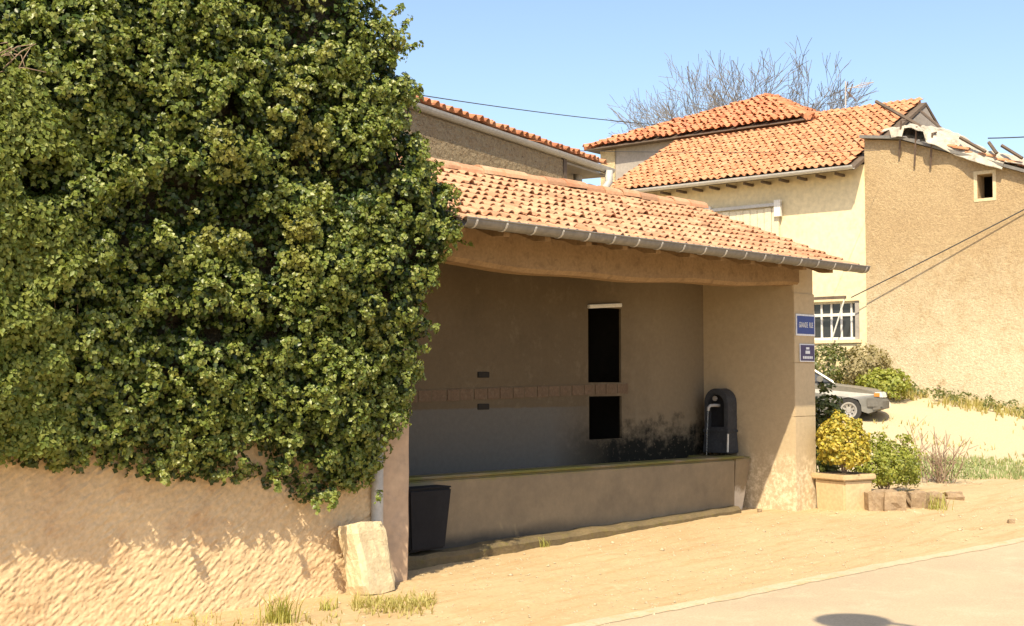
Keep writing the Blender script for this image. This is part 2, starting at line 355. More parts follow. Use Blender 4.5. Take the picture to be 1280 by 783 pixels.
# soil banked up against the foot of the planter and the stone edging
GZ += .10 * np.exp(-((GX - 9.4) / 1.1) ** 2 - ((GY + .55) / .5) ** 2) * mask
n0, n1 = GX.shape; ii = np.arange(n0 * n1).reshape(n0, n1)
g = npmesh('ground', np.stack([GX, GY, GZ], -1).reshape(-1, 3), np.stack([ii[:-1, :-1], ii[1:, :-1], ii[1:, 1:], ii[:-1, 1:]], -1).reshape(-1, 4), M['dirt'], None, True)
g['kind'] = 'structure'
def sheet(name, xs, ys, m, off, wob=0):
    A, B = np.meshgrid(xs, ys, indexing='ij'); Bw = B + RL(A) + wob * (vn(A * .8, B * 0 + 3., 4) - .5 + .6 * (vn(A * 9, B * 30, 6) - .5))
    P = np.stack([A, Bw, gz(A, Bw) + off], -1); a, b = A.shape; q = np.arange(a * b).reshape(a, b)
    o = npmesh(name, P.reshape(-1, 3), np.stack([q[:-1, :-1], q[1:, :-1], q[1:, 1:], q[:-1, 1:]], -1).reshape(-1, 4), m, None, True)
    o['kind'] = 'structure'; return o
sheet('road', np.linspace(-90, 90, 361), np.linspace(-5.85, 0, 8), M['road'], .004, .05)
sheet('road_edge_strip', np.linspace(-60, 60, 1601), np.array([-.13, -.05, .05]), M['strip'], .008, .07)

# ------------------------------------------------------------------ shared builders
def roof_frame(O, U, S):
    O = np.array(O, float); U = np.array(U, float) / np.linalg.norm(U); S = np.array(S, float) / np.linalg.norm(S)
    Nn = np.cross(U, S); Nn = Nn if Nn[2] > 0 else -Nn
    return O, U, S, Nn
def tile_local(wd, ln, arch, tilt, th=.013, segs=6):
    """one curved tile: cover arch plus shallow pan, lower end raised; local x across, y up the slope, z out"""
    us = [0, .06, .17, .30, .43, .54, .60, .74, .90, 1.0]
    def h(u):
        if u <= .6: return arch * math.sin(math.pi * u / .6) ** .8 if 0 < u < .6 else 0
        return -.25 * arch * math.sin(math.pi * (u - .6) / .4)
    n = len(us); vs = []
    for y, zz in ((0, tilt), (ln, 0)):
        for dz in (0, -th):
            for u in us: vs.append(((u - .5) * wd * 1.04, y, h(u) * (1 if y == 0 else .86) + zz + dz))
    fs = []
    for i in range(n - 1):
        fs.append((i, i + 1, 2 * n + i + 1, 2 * n + i))
        fs.append((n + i, 3 * n + i, 3 * n + i + 1, n + i + 1))
        fs.append((i, n + i, n + i + 1, i + 1))
    return vs, fs
def joined_tiles(name, O, U, S, ulen, slen, wd, ex, m, parent, inside=None, arch=.05, tilt=.03, jit=.01):
    O, U, S, Nn = roof_frame(O, U, S); vs, fs = tile_local(wd, ex * 1.25, arch, tilt); vs = np.array(vs); fs = np.array(fs)
    nu = int(ulen / wd); ns = int(math.ceil(slen / ex)); V = []; Fc = []; k = 0
    for j in range(ns):
        for i in range(nu):
            u = (i + .5) * wd; s = j * ex
            if inside and not inside(u, s + ex * .4): continue
            ju, js, jn = (random.uniform(-jit, jit) for _ in range(3)); a = random.uniform(-.05, .05)
            X = vs[:, 0] * math.cos(a) - vs[:, 1] * math.sin(a); Yv = vs[:, 0] * math.sin(a) + vs[:, 1] * math.cos(a)
            P = O + np.outer(u + ju + X, U) + np.outer(s + js + Yv, S) + np.outer(vs[:, 2] + .02 + max(0, jn) + .25 * max(0, random.gauss(0, jit)), Nn)
            V.append(P); Fc.append(fs + k); k += len(vs)
    o = npmesh(name, np.concatenate(V), np.concatenate(Fc), m, parent); o['kind'] = 'stuff'; return o
def wall_holes(name, P0, U, n, u0, u1, z0, ztop, holes, thick, m, parent, extra_u=(), zs=()):
    """wall with real openings: P0 origin, U along, n outward; ztop(u); holes (ua,ub,za,zb)"""
    P0 = np.array(P0, float); U = np.array(U, float); n = np.array(n, float)
    us = sorted(set([u0, u1] + [h[0] for h in holes] + [h[1] for h in holes] + list(extra_u)))
    zc = sorted(set([z0] + [h[2] for h in holes] + [h[3] for h in holes] + list(zs)))
    mb = MB(); idx = {}
    def vert(u, z, d):
        k = (round(u, 5), round(z, 5), d)
        if k not in idx: idx[k] = len(mb.v); mb.v.append(tuple(P0 + U * u + np.array([0, 0, 1.]) * z - n * (thick * d)))
        return idx[k]
    cells = set(); rows = len(zc)
    zat = lambda u, r: zc[r] if r < rows else ztop(u)
    for i in range(len(us) - 1):
        for r in range(rows):
            uc = (us[i] + us[i + 1]) / 2; zm = (zat(uc, r) + zat(uc, r + 1)) / 2
            if r < rows - 1 and any(h[0] < uc < h[1] and h[2] < zm < h[3] for h in holes): continue
            cells.add((i, r))
    for (i, r) in cells:
        a, b = us[i], us[i + 1]
        q = [(a, zat(a, r)), (b, zat(b, r)), (b, zat(b, r + 1)), (a, zat(a, r + 1))]
        mb.f.append(tuple(vert(u, z, 0) for u, z in q)); mb.f.append(tuple(vert(u, z, 1) for u, z in q[::-1]))
        for (di, dr), (e0, e1) in (((0, -1), (0, 1)), ((1, 0), (1, 2)), ((0, 1), (2, 3)), ((-1, 0), (3, 0))):
            if (i + di, r + dr) not in cells:
                mb.f.append((vert(*q[e0], 0), vert(*q[e0], 1), vert(*q[e1], 1), vert(*q[e1], 0)))
    return mb.build(name, m, parent)
def frame_map(P0, U, n):
    P0 = np.array(P0, float); U = np.array(U, float); n = np.array(n, float)
    return lambda u, d, z: P0 + U * u + n * d + np.array([0, 0, 1.]) * z

# leaves: tufts of folded rhombus leaves
def leaf_cloud(name, centres, axes, radius, per, size, m, parent, flat=.5, seed=1, aspect=1.15):
    r = np.random.default_rng(seed); n = len(centres)
    c = np.repeat(centres, per, 0); a = np.repeat(axes, per, 0); K = n * per
    a = a + r.normal(0, .12, a.shape); a /= np.linalg.norm(a, axis=1, keepdims=True)
    ref = np.where(np.abs(a[:, 2:3]) > .9, np.array([[1., 0, 0]]), np.array([[0, 0, 1.]]))
    u = np.cross(a, ref); u /= np.linalg.norm(u, axis=1, keepdims=True); v = np.cross(a, u)
    ph = r.uniform(0, 2 * np.pi, K)[:, None]; rr = np.sqrt(r.uniform(.02, 1, K))[:, None]
    rad = u * np.cos(ph) + v * np.sin(ph); R = np.repeat(radius, per)[:, None] if hasattr(radius, '__len__') else radius
    pos = c + rad * rr * R + a * (R * flat * (1 - rr ** 2) * 1.2 + r.normal(0, .18, (K, 1)) * R)
    nor = a * .8 + rad * rr * .75 + r.normal(0, .33, (K, 3)); nor /= np.linalg.norm(nor, axis=1, keepdims=True)
    tip = rad * .8 + r.normal(0, .6, (K, 3)); tip -= nor * np.sum(tip * nor, 1, keepdims=True); tip /= np.linalg.norm(tip, axis=1, keepdims=True)
    sd = np.cross(nor, tip); s = (size * r.uniform(.65, 1.25, K))[:, None]
    v0 = pos - tip * s * .5 * aspect; v2 = pos + tip * s * .5 * aspect - nor * s * .12
    v1 = pos + sd * s * .5 + nor * s * .12 - tip * s * .08; v3 = pos - sd * s * .5 + nor * s * .12 - tip * s * .08
    V = np.stack([v0, v1, v2, v3], 1).reshape(-1, 3); b = np.arange(K)[:, None] * 4
    Fc = np.concatenate([b + np.array([[0, 1, 2]]), b + np.array([[0, 2, 3]])], 1).reshape(-1, 3)
    return npmesh(name, V, Fc, m, parent)
def grass(name, pts, h, m, parent=None, width=.008, lean=.5, seed=2, per=1):
    r = np.random.default_rng(seed); P = np.repeat(pts, per, 0); K = len(P)
    hh = h * r.uniform(.3, 1.15, (K, 1)); d = r.normal(0, 1, (K, 2)); d /= np.linalg.norm(d, axis=1, keepdims=True); D = np.c_[d, np.zeros(K)] * r.uniform(.1, 1, (K, 1)) * lean
    sd = np.c_[-d[:, 1], d[:, 0], np.zeros(K)] * width * r.uniform(.6, 1.3, (K, 1)); Z = np.array([[0, 0, 1.]])
    P = P - Z * .01
    mid = P + Z * hh * .55 + D * hh * .35; tp = P + Z * hh * .95 + D * hh
    V = np.stack([P - sd, P + sd, mid + sd * .8, mid - sd * .8, tp], 1).reshape(-1, 3); b = np.arange(K)[:, None] * 5
    Fc = np.concatenate([b + np.array([[0, 1, 2]]), b + np.array([[0, 2, 3]]), b + np.array([[3, 2, 4]])], 1).reshape(-1, 3)
    return npmesh(name, V, Fc, m, parent)
def bush(name, label, cat, base, rad, tufts, size, m, per=14, tr=.09, seed=3, stems=5, group=None, lowcut=-.7, lump=.25):
    base = np.array(base, float); t = thing(name, label, cat, base, group); r = np.random.default_rng(seed)
    d = r.normal(0, 1, (tufts, 3)); d /= np.linalg.norm(d, axis=1, keepdims=True); d = d[d[:, 2] > lowcut]
    k = r.uniform(.25, 1, (len(d), 1)) ** .45 * (1 - lump / 2 + lump * vn(d[:, 0:1] * 3 + 7, d[:, 1:2] * 3 + d[:, 2:3] * 2.3, seed) * 1.6 - lump * .3)
    c = base + np.array([0, 0, rad[2] * .95]) + d * k * np.array(rad)
    ax = d + np.array([[0, 0, .5]]); ax /= np.linalg.norm(ax, axis=1, keepdims=True)
    leaf_cloud('foliage', c, ax, tr, per, size, m, t, .5, seed + 1)
    for i in range(stems):
        q = c[r.integers(len(c))]; mid = base * .5 + q * .5; mid[:2] = base[:2] * .7 + q[:2] * .3
        MB().tube([base - np.array([0, 0, .04]), mid, base * .15 + q * .85], [.016, .011, .006], 5).build('stem', M['twig'], t)
    return t

# ================================================================== the wash-house
XR_ = 7.35; XI = 6.846; ZE = 3.40; ZR = 4.47; YE = -.70; YR = 2.0
wash = thing('wash_house', 'open-fronted village wash-house with orange tiled lean-to roof and bowed timber lintel', 'wash house', (3.4, .9, .05))
slope = (ZR - ZE) / (YR - YE)
zroof = lambda y: ZE + (y - YE) * slope
# back wall: two dark slot openings one above the other
holes = [(4.345, 5.01, 1.885, 2.87), (4.36, 5.015, 1.145, 1.705)]
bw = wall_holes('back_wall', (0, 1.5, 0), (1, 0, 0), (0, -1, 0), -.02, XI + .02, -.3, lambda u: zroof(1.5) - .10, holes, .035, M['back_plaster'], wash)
wall_holes('back_wall', (0, 1.537, 0), (1, 0, 0), (0, -1, 0), -.02, XI + .02, -.3, lambda u: zroof(1.5) - .08, [(4.0, 5.5, 1.0, 3.05)], .385, M['unlit_dark'], wash)
for h in holes[:1]:     # the unlit room behind each slot
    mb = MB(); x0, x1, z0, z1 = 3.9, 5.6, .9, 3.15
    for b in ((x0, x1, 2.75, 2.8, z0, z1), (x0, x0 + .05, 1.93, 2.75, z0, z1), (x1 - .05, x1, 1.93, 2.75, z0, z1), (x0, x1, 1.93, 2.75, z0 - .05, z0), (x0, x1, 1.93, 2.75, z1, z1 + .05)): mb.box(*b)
    mb.build('slot_recess', M['unlit_dark'], bw)
MB().box(4.335, 4.99, 1.46, 1.52, 2.845, 2.895, lambda x, y, z: (x, y, z + (x - 4.335) * .07)).build('slot_light_strip', M['white_paint'], bw, .006)  # white strip stands in for the sliver of light above the slot
# brick course set into the back wall
mb = MB(); x = 1.2
course = []
while x < 5.1:
    L = random.uniform(.20, .24)
    course.append((x, x + L)); x += L + .005
brick_mesh = {}
MB().box(1.18, 5.10, 1.492, 1.55, 1.66, 1.80, lambda x, y, z: (x, y, z + (x - 1.2) * .02)).build('mortar_bed', M['back_plaster'], bw)
for i, (a, b) in enumerate(course):
    zc = 1.735 + (a - 1.2) * .02
    MB().box(a, b, 1.488 + random.uniform(-.006, .004), 1.55, zc - .075, zc + .065).build('brick', M['brick'], bw, .008)
for zc in (1.98, 1.60): MB().box(2.36, 2.55, 1.485, 1.55, zc - .035, zc + .035).build('brick', M['unlit_dark'], bw, .006)  # two small recesses as dark blocks, their shade put into the colour
# right side wall with the end pier
yy = [0, .02, 1.92, 1.92]
mb = MB(); pts = [(0.0, -.3), (1.92, -.3), (1.92, zroof(1.92) - .1), (0.0, zroof(0) - .1)]
mb.prism([(XI, y, z) for y, z in pts], [(XR_, y, z) for y, z in pts])
side = mb.build('side_wall', M['plaster'], wash, .012)
# pier facing blocks, slightly proud, with open joints
for z0, z1 in ((.02, 1.30), (1.304, 2.03), (2.034, 2.98)):
    MB().box(XI - .003, XR_ + .005, -.012 - random.uniform(0, .003), .05, z0 + .12, z1 + .12).build('pier_block', M['plaster'], side, .005)
# left end wall
pl = [(.43, -.3), (1.92, -.3), (1.92, zroof(1.92) - .1), (.43, zroof(.43) - .1)]
MB().prism([(-.46, y, z) for y, z in pl], [(-.02, y, z) for y, z in pl]).build('end_wall', M['plaster'], wash, .01)
# lintel beam, bowed
bx = np.linspace(-.35, 6.95, 40); mbb = MB()
def beam_ring(x):
    zb = 3.065 + .125 * max(0, (x - 2.2) / 4.6) ** 1.5 + .06 * max(0, (2.2 - x) / 2) ** 1.5 + .012 * math.sin(x * 3.1)
    zt = 3.50 + .015 * math.sin(x * 1.7); y0 = -.03 + .012 * math.sin(x * 2.3); y1 = .27
    c = .045
    return [(x, y0 + c, zb), (x, y1 - c, zb), (x, y1, zb + c), (x, y1, zt - c), (x, y1 - c, zt), (x, y0 + c, zt), (x, y0, zt - c), (x, y0, zb + c)]
P = np.array([beam_ring(x) + [beam_ring(x)[0]] for x in bx]); mbb.grid(P)
mbb.f.append(tuple(range(8))); mbb.f.append(tuple(range(39 * 9, 39 * 9 + 8))); mbb.build('lintel_beam', M['wood'], wash)
# rafters with tails under the gutter
for i, x in enumerate(np.arange(.10, 7.3, .60)):
    x += random.uniform(-.03, .03); h = .10
    a = [(-.66, zroof(-.66) - .045), (1.55, zroof(1.55) - .045), (1.55, zroof(1.55) - .045 - h), (-.50, zroof(-.50) - .045 - h), (-.66, zroof(-.66) - .09)]
    MB().prism([(x - .045, y, z) for y, z in a], [(x + .045, y, z) for y, z in a]).build('rafter', M['wood'], wash, .004)
# roof: deck, tiles, ridge
roof = thing_roof = MB()
d0, d1 = -.68, 1.96
roof.prism([(0.02, d0, zroof(d0) - .008), (0.02, d1, zroof(d1) - .008), (0.02, d1, zroof(d1) - .042), (0.02, d0, zroof(d0) - .042)],
           [(XR_ + .03, d0, zroof(d0) - .008), (XR_ + .03, d1, zroof(d1) - .008), (XR_ + .03, d1, zroof(d1) - .042), (XR_ + .03, d0, zroof(d0) - .042)])
roof = roof.build('roof', M['wood_dark'], wash)
SD = np.array([0, 1, slope]); SD /= np.linalg.norm(SD)
TW = .142; TE = .287
tvs, tfs = tile_local(TW, TE * 1.22, .036, .034)
tmb = MB(); tmb.v = [tuple(v) for v in tvs]; tmb.f = [tuple(f) for f in tfs]
tmesh = tmb.mesh('roof_tile', M['tile'])
ang = math.atan(slope); tl = []
for j in range(10):
    for i in range(int((XR_ + .05) / TW)):
        x = .02 + (i + .5) * TW; s = -.03 + j * TE
        p = np.array([x, YE, ZE]) + SD * s
        tl.append((np.linalg.norm(p - CAM), x, s, p))
vis = [q for q in tl if q[1] > .15 + .12 * (q[2] / TE) * 1.6]; vis.sort(key=lambda q: q[0])
single = set(id(q) for q in vis[:300]); V = []; Fc = []; k = 0
tv = np.array(tvs); tf = np.array(tfs); rx = Matrix.Rotation(ang, 3, 'X')
sag = lambda x, s: -.018 * math.sin(max(0, min(1, x / 7.3)) * math.pi) * math.sin(s / 2.9 * math.pi)
for q in tl:
    d, x, s, p = q
    yaw = random.gauss(0, .022); up = .012 + abs(random.gauss(0, .006)) + sag(x, s); lx = random.gauss(0, .005); ly = random.gauss(0, .009)
    if random.random() < .035: up += .022; yaw += random.choice((-.1, .1))
    R3 = rx @ Matrix.Rotation(yaw, 3, 'Z') @ Matrix.Rotation(random.gauss(0, .012), 3, 'X')
    nrm = np.array(rx @ Vector((0, 0, 1))); pp = p + nrm * up + np.array([lx, 0, 0]) + SD * ly
    if id(q) in single:
        o = bpy.data.objects.new('roof_tile', tmesh); link(o, roof); o.matrix_basis = Matrix.Translation(Vector(pp)) @ R3.to_4x4()
    else:
        Rm = np.array(R3); V.append(pp + tv @ Rm.T); Fc.append(tf + k); k += len(tv)
o = npmesh('roof_tiles_far', np.concatenate(V), np.concatenate(Fc), M['tile'], roof); o['kind'] = 'stuff'
# ridge capping tiles
rm = MB(); n = 9; L = .42
for yv, rr in ((0, .155), (L, .135)):
    for r_ in (rr, rr - .018):
        for kk in range(n): a = math.pi * kk / (n - 1); rm.v.append((yv, -math.cos(a) * r_, math.sin(a) * r_ * .82))
for kk in range(n - 1):
    rm.f += [(kk, kk + 1, 2 * n + kk + 1, 2 * n + kk), (n + kk, 3 * n + kk, 3 * n + kk + 1, n + kk + 1), (kk, n + kk, n + kk + 1, kk + 1), (2 * n + kk, 2 * n + kk + 1, 3 * n + kk + 1, 3 * n + kk)]
rmesh = rm.mesh('ridge_tile', M['tile'])
for i in range(19):
    x = .05 + i * .385
    o = bpy.data.objects.new('ridge_tile', rmesh); link(o, roof)
    o.matrix_basis = Matrix.Translation((x, 1.93, 4.455 + .012 * math.sin(i * 1.9) + .004 * random.random())) @ Matrix.Rotation(random.gauss(0, .02), 4, 'Z') @ Matrix.Rotation(-.03, 4, 'Y')
# mortar bed below the ridge
MB().box(.0, XR_, 1.86, 2.0, 4.25, 4.43).build('ridge_mortar', M['concrete'], roof, .01)
# gutter
gm = MB(); gy0 = -.765; gzc = 3.435; prof = [(gy0 + .082 * math.cos(a), gzc + .082 * math.sin(a)) for a in np.linspace(math.pi, 2 * math.pi, 11)]
prof_in = [(gy0 + .076 * math.cos(a), gzc + .076 * math.sin(a)) for a in np.linspace(2 * math.pi, math.pi, 11)]
loop = prof + prof_in
gm.prism([(0.0, y, z) for y, z in loop], [(XR_ + .05, y, z) for y, z in loop])
gut = gm.build('gutter', M['zinc'], wash, smooth=False)
MB().tube([(0.0, gy0 - .082, gzc + .002), (XR_ + .052, gy0 - .082, gzc + .002)], .010, 6).build('gutter_bead', M['zinc'], gut)
cap = [(gy0 + .081 * math.cos(a), gzc + .081 * math.sin(a)) for a in np.linspace(math.pi, 2 * math.pi, 11)]
MB().prism([(XR_ + .044, y, z) for y, z in cap], [(XR_ + .054, y, z) for y, z in cap]).build('gutter_end', M['zinc'], gut)
for x in np.arange(.12, XR_, .40):
    b_o = [(gy0 + .089 * math.cos(a), gzc + .089 * math.sin(a)) for a in np.linspace(math.pi * .96, 2 * math.pi, 9)]
    b_i = [(gy0 + .0835 * math.cos(a), gzc + .0835 * math.sin(a)) for a in np.linspace(2 * math.pi, math.pi * .96, 9)]
    lp = b_o + b_i
    MB().prism([(x - .011, y, z) for y, z in lp], [(x + .011, y, z) for y, z in lp]).build('gutter_bracket', M['zinc_pale'], gut)
# plinth the trough stands on
mb = MB(); px = np.linspace(-.02, 6.3, 60); ring = []
for x in px:
    y0 = .40 + .05 * (vn(x * 3, 1, 2) - .5) + .012 * x; zt = .115 + .016 * x + .025 * (vn(x * 5, 4, 8) - .5)
    ring.append([(x, y0 + .02, -.2), (x, y0, zt - .04), (x, y0 + .05, zt), (x, 1.45, zt + .01)])
mb.grid(np.array(ring)); mb.build('plinth', M['mossy'], wash)

# trough
tr = thing('washing_trough', 'long cement washing trough with mossy rim along the wash-house back wall', 'trough', (3.6, 1.0, .1))
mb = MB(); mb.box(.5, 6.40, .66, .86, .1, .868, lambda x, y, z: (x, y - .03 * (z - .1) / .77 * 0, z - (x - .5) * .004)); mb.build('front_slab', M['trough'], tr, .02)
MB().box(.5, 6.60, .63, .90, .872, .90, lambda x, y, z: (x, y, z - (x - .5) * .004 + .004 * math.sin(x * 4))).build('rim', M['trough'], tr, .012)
mb = MB()
mb.prism([(6.40, .70, .1), (6.62, .70, .1), (6.80, .66, .86), (6.40, .66, .86)], [(6.40, 1.48, .1), (6.62, 1.48, .1), (6.80, 1.48, .86), (6.40, 1.48, .86)])
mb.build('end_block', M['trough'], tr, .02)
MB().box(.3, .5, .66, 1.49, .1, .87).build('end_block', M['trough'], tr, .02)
MB().box(.5, 6.40, .86, 1.49, .80, .815).build('water', M['water'], tr)
# mossy growths hanging along the back of the water
# fountain on the trough end
ft = thing('wall_fountain', 'dark cast-iron fountain post with arched head standing on the trough end', 'fountain', (6.72, 1.1, .86))
def archpts(cy, hw, z0, zs, n=12): return [(cy - hw, z0), (cy + hw, z0)] + [(cy + hw * math.cos(a), zs + hw * math.sin(a)) for a in np.linspace(0, math.pi, n)]
oa = archpts(1.12, .20, 1.20, 1.60); ib = archpts(1.12, .135, 1.26, 1.58)
x0, x1 = 6.60, 6.83
mb = MB(); n = len(oa)
mb.add([(x0, *p) for p in oa] + [(x0, *p) for p in ib] + [(x0 + .10, *p) for p in ib] + [(x1, *p) for p in oa],
       [(i, (i + 1) % n, n + (i + 1) % n, n + i) for i in range(n)] + [(n + i, n + (i + 1) % n, 2 * n + (i + 1) % n, 2 * n + i) for i in range(n)] +
       [tuple(range(2 * n, 3 * n)), tuple(range(3 * n, 4 * n))] + [(i, (i + 1) % n, 3 * n + (i + 1) % n, 3 * n + i) for i in range(n)])
mb.build('arched_head', M['iron'], ft, .008)
mb = MB(); mb.prism([(6.58, .90, .9), (6.84, .90, .9), (6.84, 1.34, .9), (6.58, 1.34, .9)], [(6.60, .92, 1.20), (6.83, .92, 1.20), (6.83, 1.32, 1.20), (6.60, 1.32, 1.20)])
mb.build('pedestal', M['iron'], ft, .012)
MB().box(6.585, 6.835, .905, 1.335, 1.185, 1.225).build('collar', M['iron'], ft, .008)
MB().tube([(6.70, 1.12, 1.56), (6.58, 1.12, 1.565), (6.47, 1.12, 1.56), (6.43, 1.12, 1.53), (6.425, 1.12, 1.49)], [.022, .022, .021, .02, .019], 10).build('spout', M['zinc_pale'], ft)
MB().prism([(x0 + .085, *p) for p in ib], [(x0 + .098, *p) for p in ib]).build('niche_plate', M['black_plastic'], ft)
MB().tube([(6.59, .915, .92), (6.59, .905, 1.17)], .014, 6).build('supply_pipe', M['white_paint'], ft)
MB().tube([(6.60, 1.12, 1.66), (6.575, 1.12, 1.66)], .035, 12).build('push_button', M['chrome'], ft)
wj = MB().tube([(6.425, 1.12, 1.49), (6.40, 1.12, 1.25), (6.375, 1.12, .82)], [.008, .006, .005], 6).build('water_jet', M['jet'], ft)
# black bin
bn = thing('black_bin', 'tapered black plastic bin standing on the plinth before the trough', 'bin', (.62, .5, .15))
mb = MB(); mb.prism([(.42, .44, .17), (.90, .44, .17), (.90, .64, .17), (.42, .64, .17)], [(.36, .40, .80), (.955, .40, .80), (.955, .645, .80), (.36, .645, .80)])
mb.build('body', M['black_plastic'], bn, .02)
MB().box(.365, .95, .405, .64, .80, .815).build('lid', M['black_plastic'], bn, .006)

# ------------------------------------------------------------------ street signs on the pier
def text_mesh(body, size, name, parent, m, P, ux, uz, squeeze=1.):
    cu = bpy.data.curves.new('txt', 'FONT'); cu.body = body; cu.size = size; cu.align_x = 'CENTER'; cu.align_y = 'CENTER'; cu.extrude = .0015
    o = bpy.data.objects.new('txt', cu); COL.objects.link(o); dg = bpy.context.evaluated_depsgraph_get()
    me = bpy.data.meshes.new_from_object(o.evaluated_get(dg)); COL.objects.unlink(o); bpy.data.objects.remove(o)
    me.materials.clear(); me.materials.append(m)
    for v in me.vertices: v.co = Vector(P) + Vector(ux) * (v.co.x * squeeze) + Vector(uz) * v.co.y + Vector((0, -v.co.z, 0))
    return link(bpy.data.objects.new(name, me), parent)
YS = -.030
sg = thing('street_sign', 'blue enamel street name plate with white border reading GRANDE RUE', 'sign', (7.12, -.03, 2.67))
MB().box(6.865, 7.345, YS, YS + .012, 2.52, 2.815).build('plate', M['letter'], sg, .004)
MB().box(6.89, 7.32, YS - .003, YS + .004, 2.545, 2.79).build('enamel_panel', M['blue'], sg)
text_mesh('GRANDE  RUE', .105, 'lettering', sg, M['letter'], (7.105, YS - .005, 2.665), (1, 0, 0), (0, 0, 1), .53)
s2 = thing('notice_plate', 'small dark plum plate with white emblem below the street name', 'sign', (7.14, -.03, 2.28))
MB().box(6.955, 7.325, YS, YS + .012, 2.165, 2.41).build('plate', M['letter'], s2, .004)
MB().box(6.97, 7.31, YS - .003, YS + .004, 2.18, 2.395).build('enamel_panel', M['plum'], s2)
mb = MB(); mb.box(7.10, 7.18, YS - .006, YS - .004, 2.335, 2.365); mb.box(7.085, 7.195, YS - .006, YS - .004, 2.275, 2.318)
mb.build('emblem', M['letter'], s2)
mb = MB()
for i in range(6): mb.box(7.02 + i * .042, 7.052 + i * .042, YS - .006, YS - .004, 2.207, 2.243)
mb.build('lettering', M['letter'], s2)

# ================================================================== left garden wall
lw = thing('garden_wall', 'rough ochre rendered wall under the overhanging ivy', 'wall', (-4.5, .2, 0))
us = np.arange(-5.4, -.33, .0105); zs = np.arange(-.35, 1.45, .0105)
A, B = np.meshgrid(us, zs, indexing='ij'); al = .62
a = A * math.cos(al) + B * math.sin(al); b = -A * math.sin(al) + B * math.cos(al)
wv = .25 * (vn(A * 3, B * 3, 31) - .5)
st = vn(a * 13 + wv * 6, (b + wv * .12) * 58, 11); st2 = vn(a * 30 + wv * 8, b * 88, 17); lump = fbm(A * 6, B * 6, 21); fine = vn(A * 70, B * 70, 4)
relief = .013 * np.clip(st - .4, 0, 1) * (.4 + 1.2 * vn(A * 2.2, B * 2.2, 44)) + .008 * st2 + .012 * lump + .007 * fine + .05 * (vn(A * .9, B * .9, 2) - .5)
D = .0 - relief - .06 * np.clip((.35 - B) / .7, 0, 1) ** 2
nu, nv = A.shape; q = np.arange(nu * nv).reshape(nu, nv)
npmesh('rough_render', np.stack([A, D, B], -1).reshape(-1, 3), np.stack([q[:-1, :-1], q[1:, :-1], q[1:, 1:], q[:-1, 1:]], -1).reshape(-1, 4), M['render_left'], lw, True)
MB().box(-9.5, -.34, .03, .44, -.4, 2.8).build('wall_core', M['render_left'], lw)
MB().box(-9.5, -5.38, -.02, .05, -.4, 2.79).build('plain_render', M['render_left'], lw)
mb = MB(); zz = np.linspace(-.3, 3.2, 30); ring = []
for z in zz:
    e = .012 * (vn(z * 4, 2, 5) - .5); e2 = .03 * max(0, .5 - z) * vn(z * 9, 1, 3)
    ring.append([(-.36, -.03 + e, z), (-.012 - e2 - .012, -.03 + e, z), (-.004 - e2, -.018 + e, z), (-.004 - e2, .43, z), (-.36, .43, z), (-.36, -.03 + e, z)])
mb.grid(np.array(ring)); mb.f.append(tuple(range(29 * 6, 29 * 6 + 5))); mb.build('corner_pier', M['pier_left'], lw)
dp = tag(MB().tube([(-.44, -.075, -.0), (-.44, -.075, .62), (-.44, -.075, 2.9)], .058, 12).build('downpipe', M['zinc_pale'], None, smooth=True), 'grey zinc downpipe beside the wall corner behind the guard stone', 'downpipe')
# guard stone
gs = bmesh.new(); bmesh.ops.create_cube(gs, size=1); bmesh.ops.subdivide_edges(gs, edges=gs.edges, cuts=7, use_grid_fill=True)
for v in gs.verts:
    x, y, z = v.co; k = 1 - .10 * (z + .5)
    rr = 1 - .10 * (max(abs(x), abs(y), abs(z)) == .5) * ((abs(x) > .4) + (abs(y) > .4) + (abs(z) > .4) - 1)
    nn = (fbm(x * 4 + y * 3 + 5, z * 4 + y * 2, 5) - .5) * .16 + (vn(x * 14 + y * 9, z * 14 + y * 5, 8) - .5) * .05
    v.co = Vector(((x * (.42 + .05 * nn) * k * rr + nn * x * .3) - .07 * z - .045 * (z > 0) * (x < 0) * z * 2, y * .26 * rr + nn * .22 * (1 if y > 0 else -1), z * .66 * (1 - .05 * abs(x) * 2) + nn * .12 * (1 if z > 0 else 0)))
bmesh.ops.rotate(gs, verts=gs.verts, cent=(0, 0, 0), matrix=Matrix.Rotation(-.13, 3, 'X'))
me = bpy.data.meshes.new('guard_stone'); gs.to_mesh(me); gs.free(); me.materials.append(M['block'])
o = link(bpy.data.objects.new('guard_stone', me)); o.location = (-.69, -.24, .29); o.rotation_euler = (0, 0, .10)
tag(o, 'rough pale guard stone leaning upright against the foot of the wall', 'stone')

# ================================================================== ivy
outl = [(485, -40), (485, 0), (497, 45), (521, 68), (514, 100), (527, 120), (533, 165), (541, 200), (556, 250), (572, 288), (549, 325), (545, 380), (543, 430), (538, 480), (520, 555), (495, 600), (470, 622)]
op = np.array([atY(x, y, -.40) for x, y in outl]); oz = op[::-1, 2]; ox = op[::-1, 0]
XR = lambda z: -.10 * np.clip((np.asarray(z) - 3.8) / .6, 0, 1) + np.interp(z, np.r_[oz, 6.2, 6.7], np.r_[ox, ox[-1] - .35, ox[-1] - 1.2])
bot = [(-7, 1.35), (0, 570), (60, 577), (110, 588), (160, 590), (215, 592), (262, 598), (300, 604), (345, 600), (385, 622), (412, 628), (440, 610), (470, 622)]
bp = np.array([atY(x, y, -.25) for x, y in bot[1:]])
ZB = lambda x: np.interp(x, np.r_[-7, bp[:, 0], .6], np.r_[1.35, bp[:, 2], 1.0])
e_ = lambda d, w_: np.sqrt(np.clip(1 - (1 - np.clip(d / w_, 0, 1)) ** 2, 0, 1))
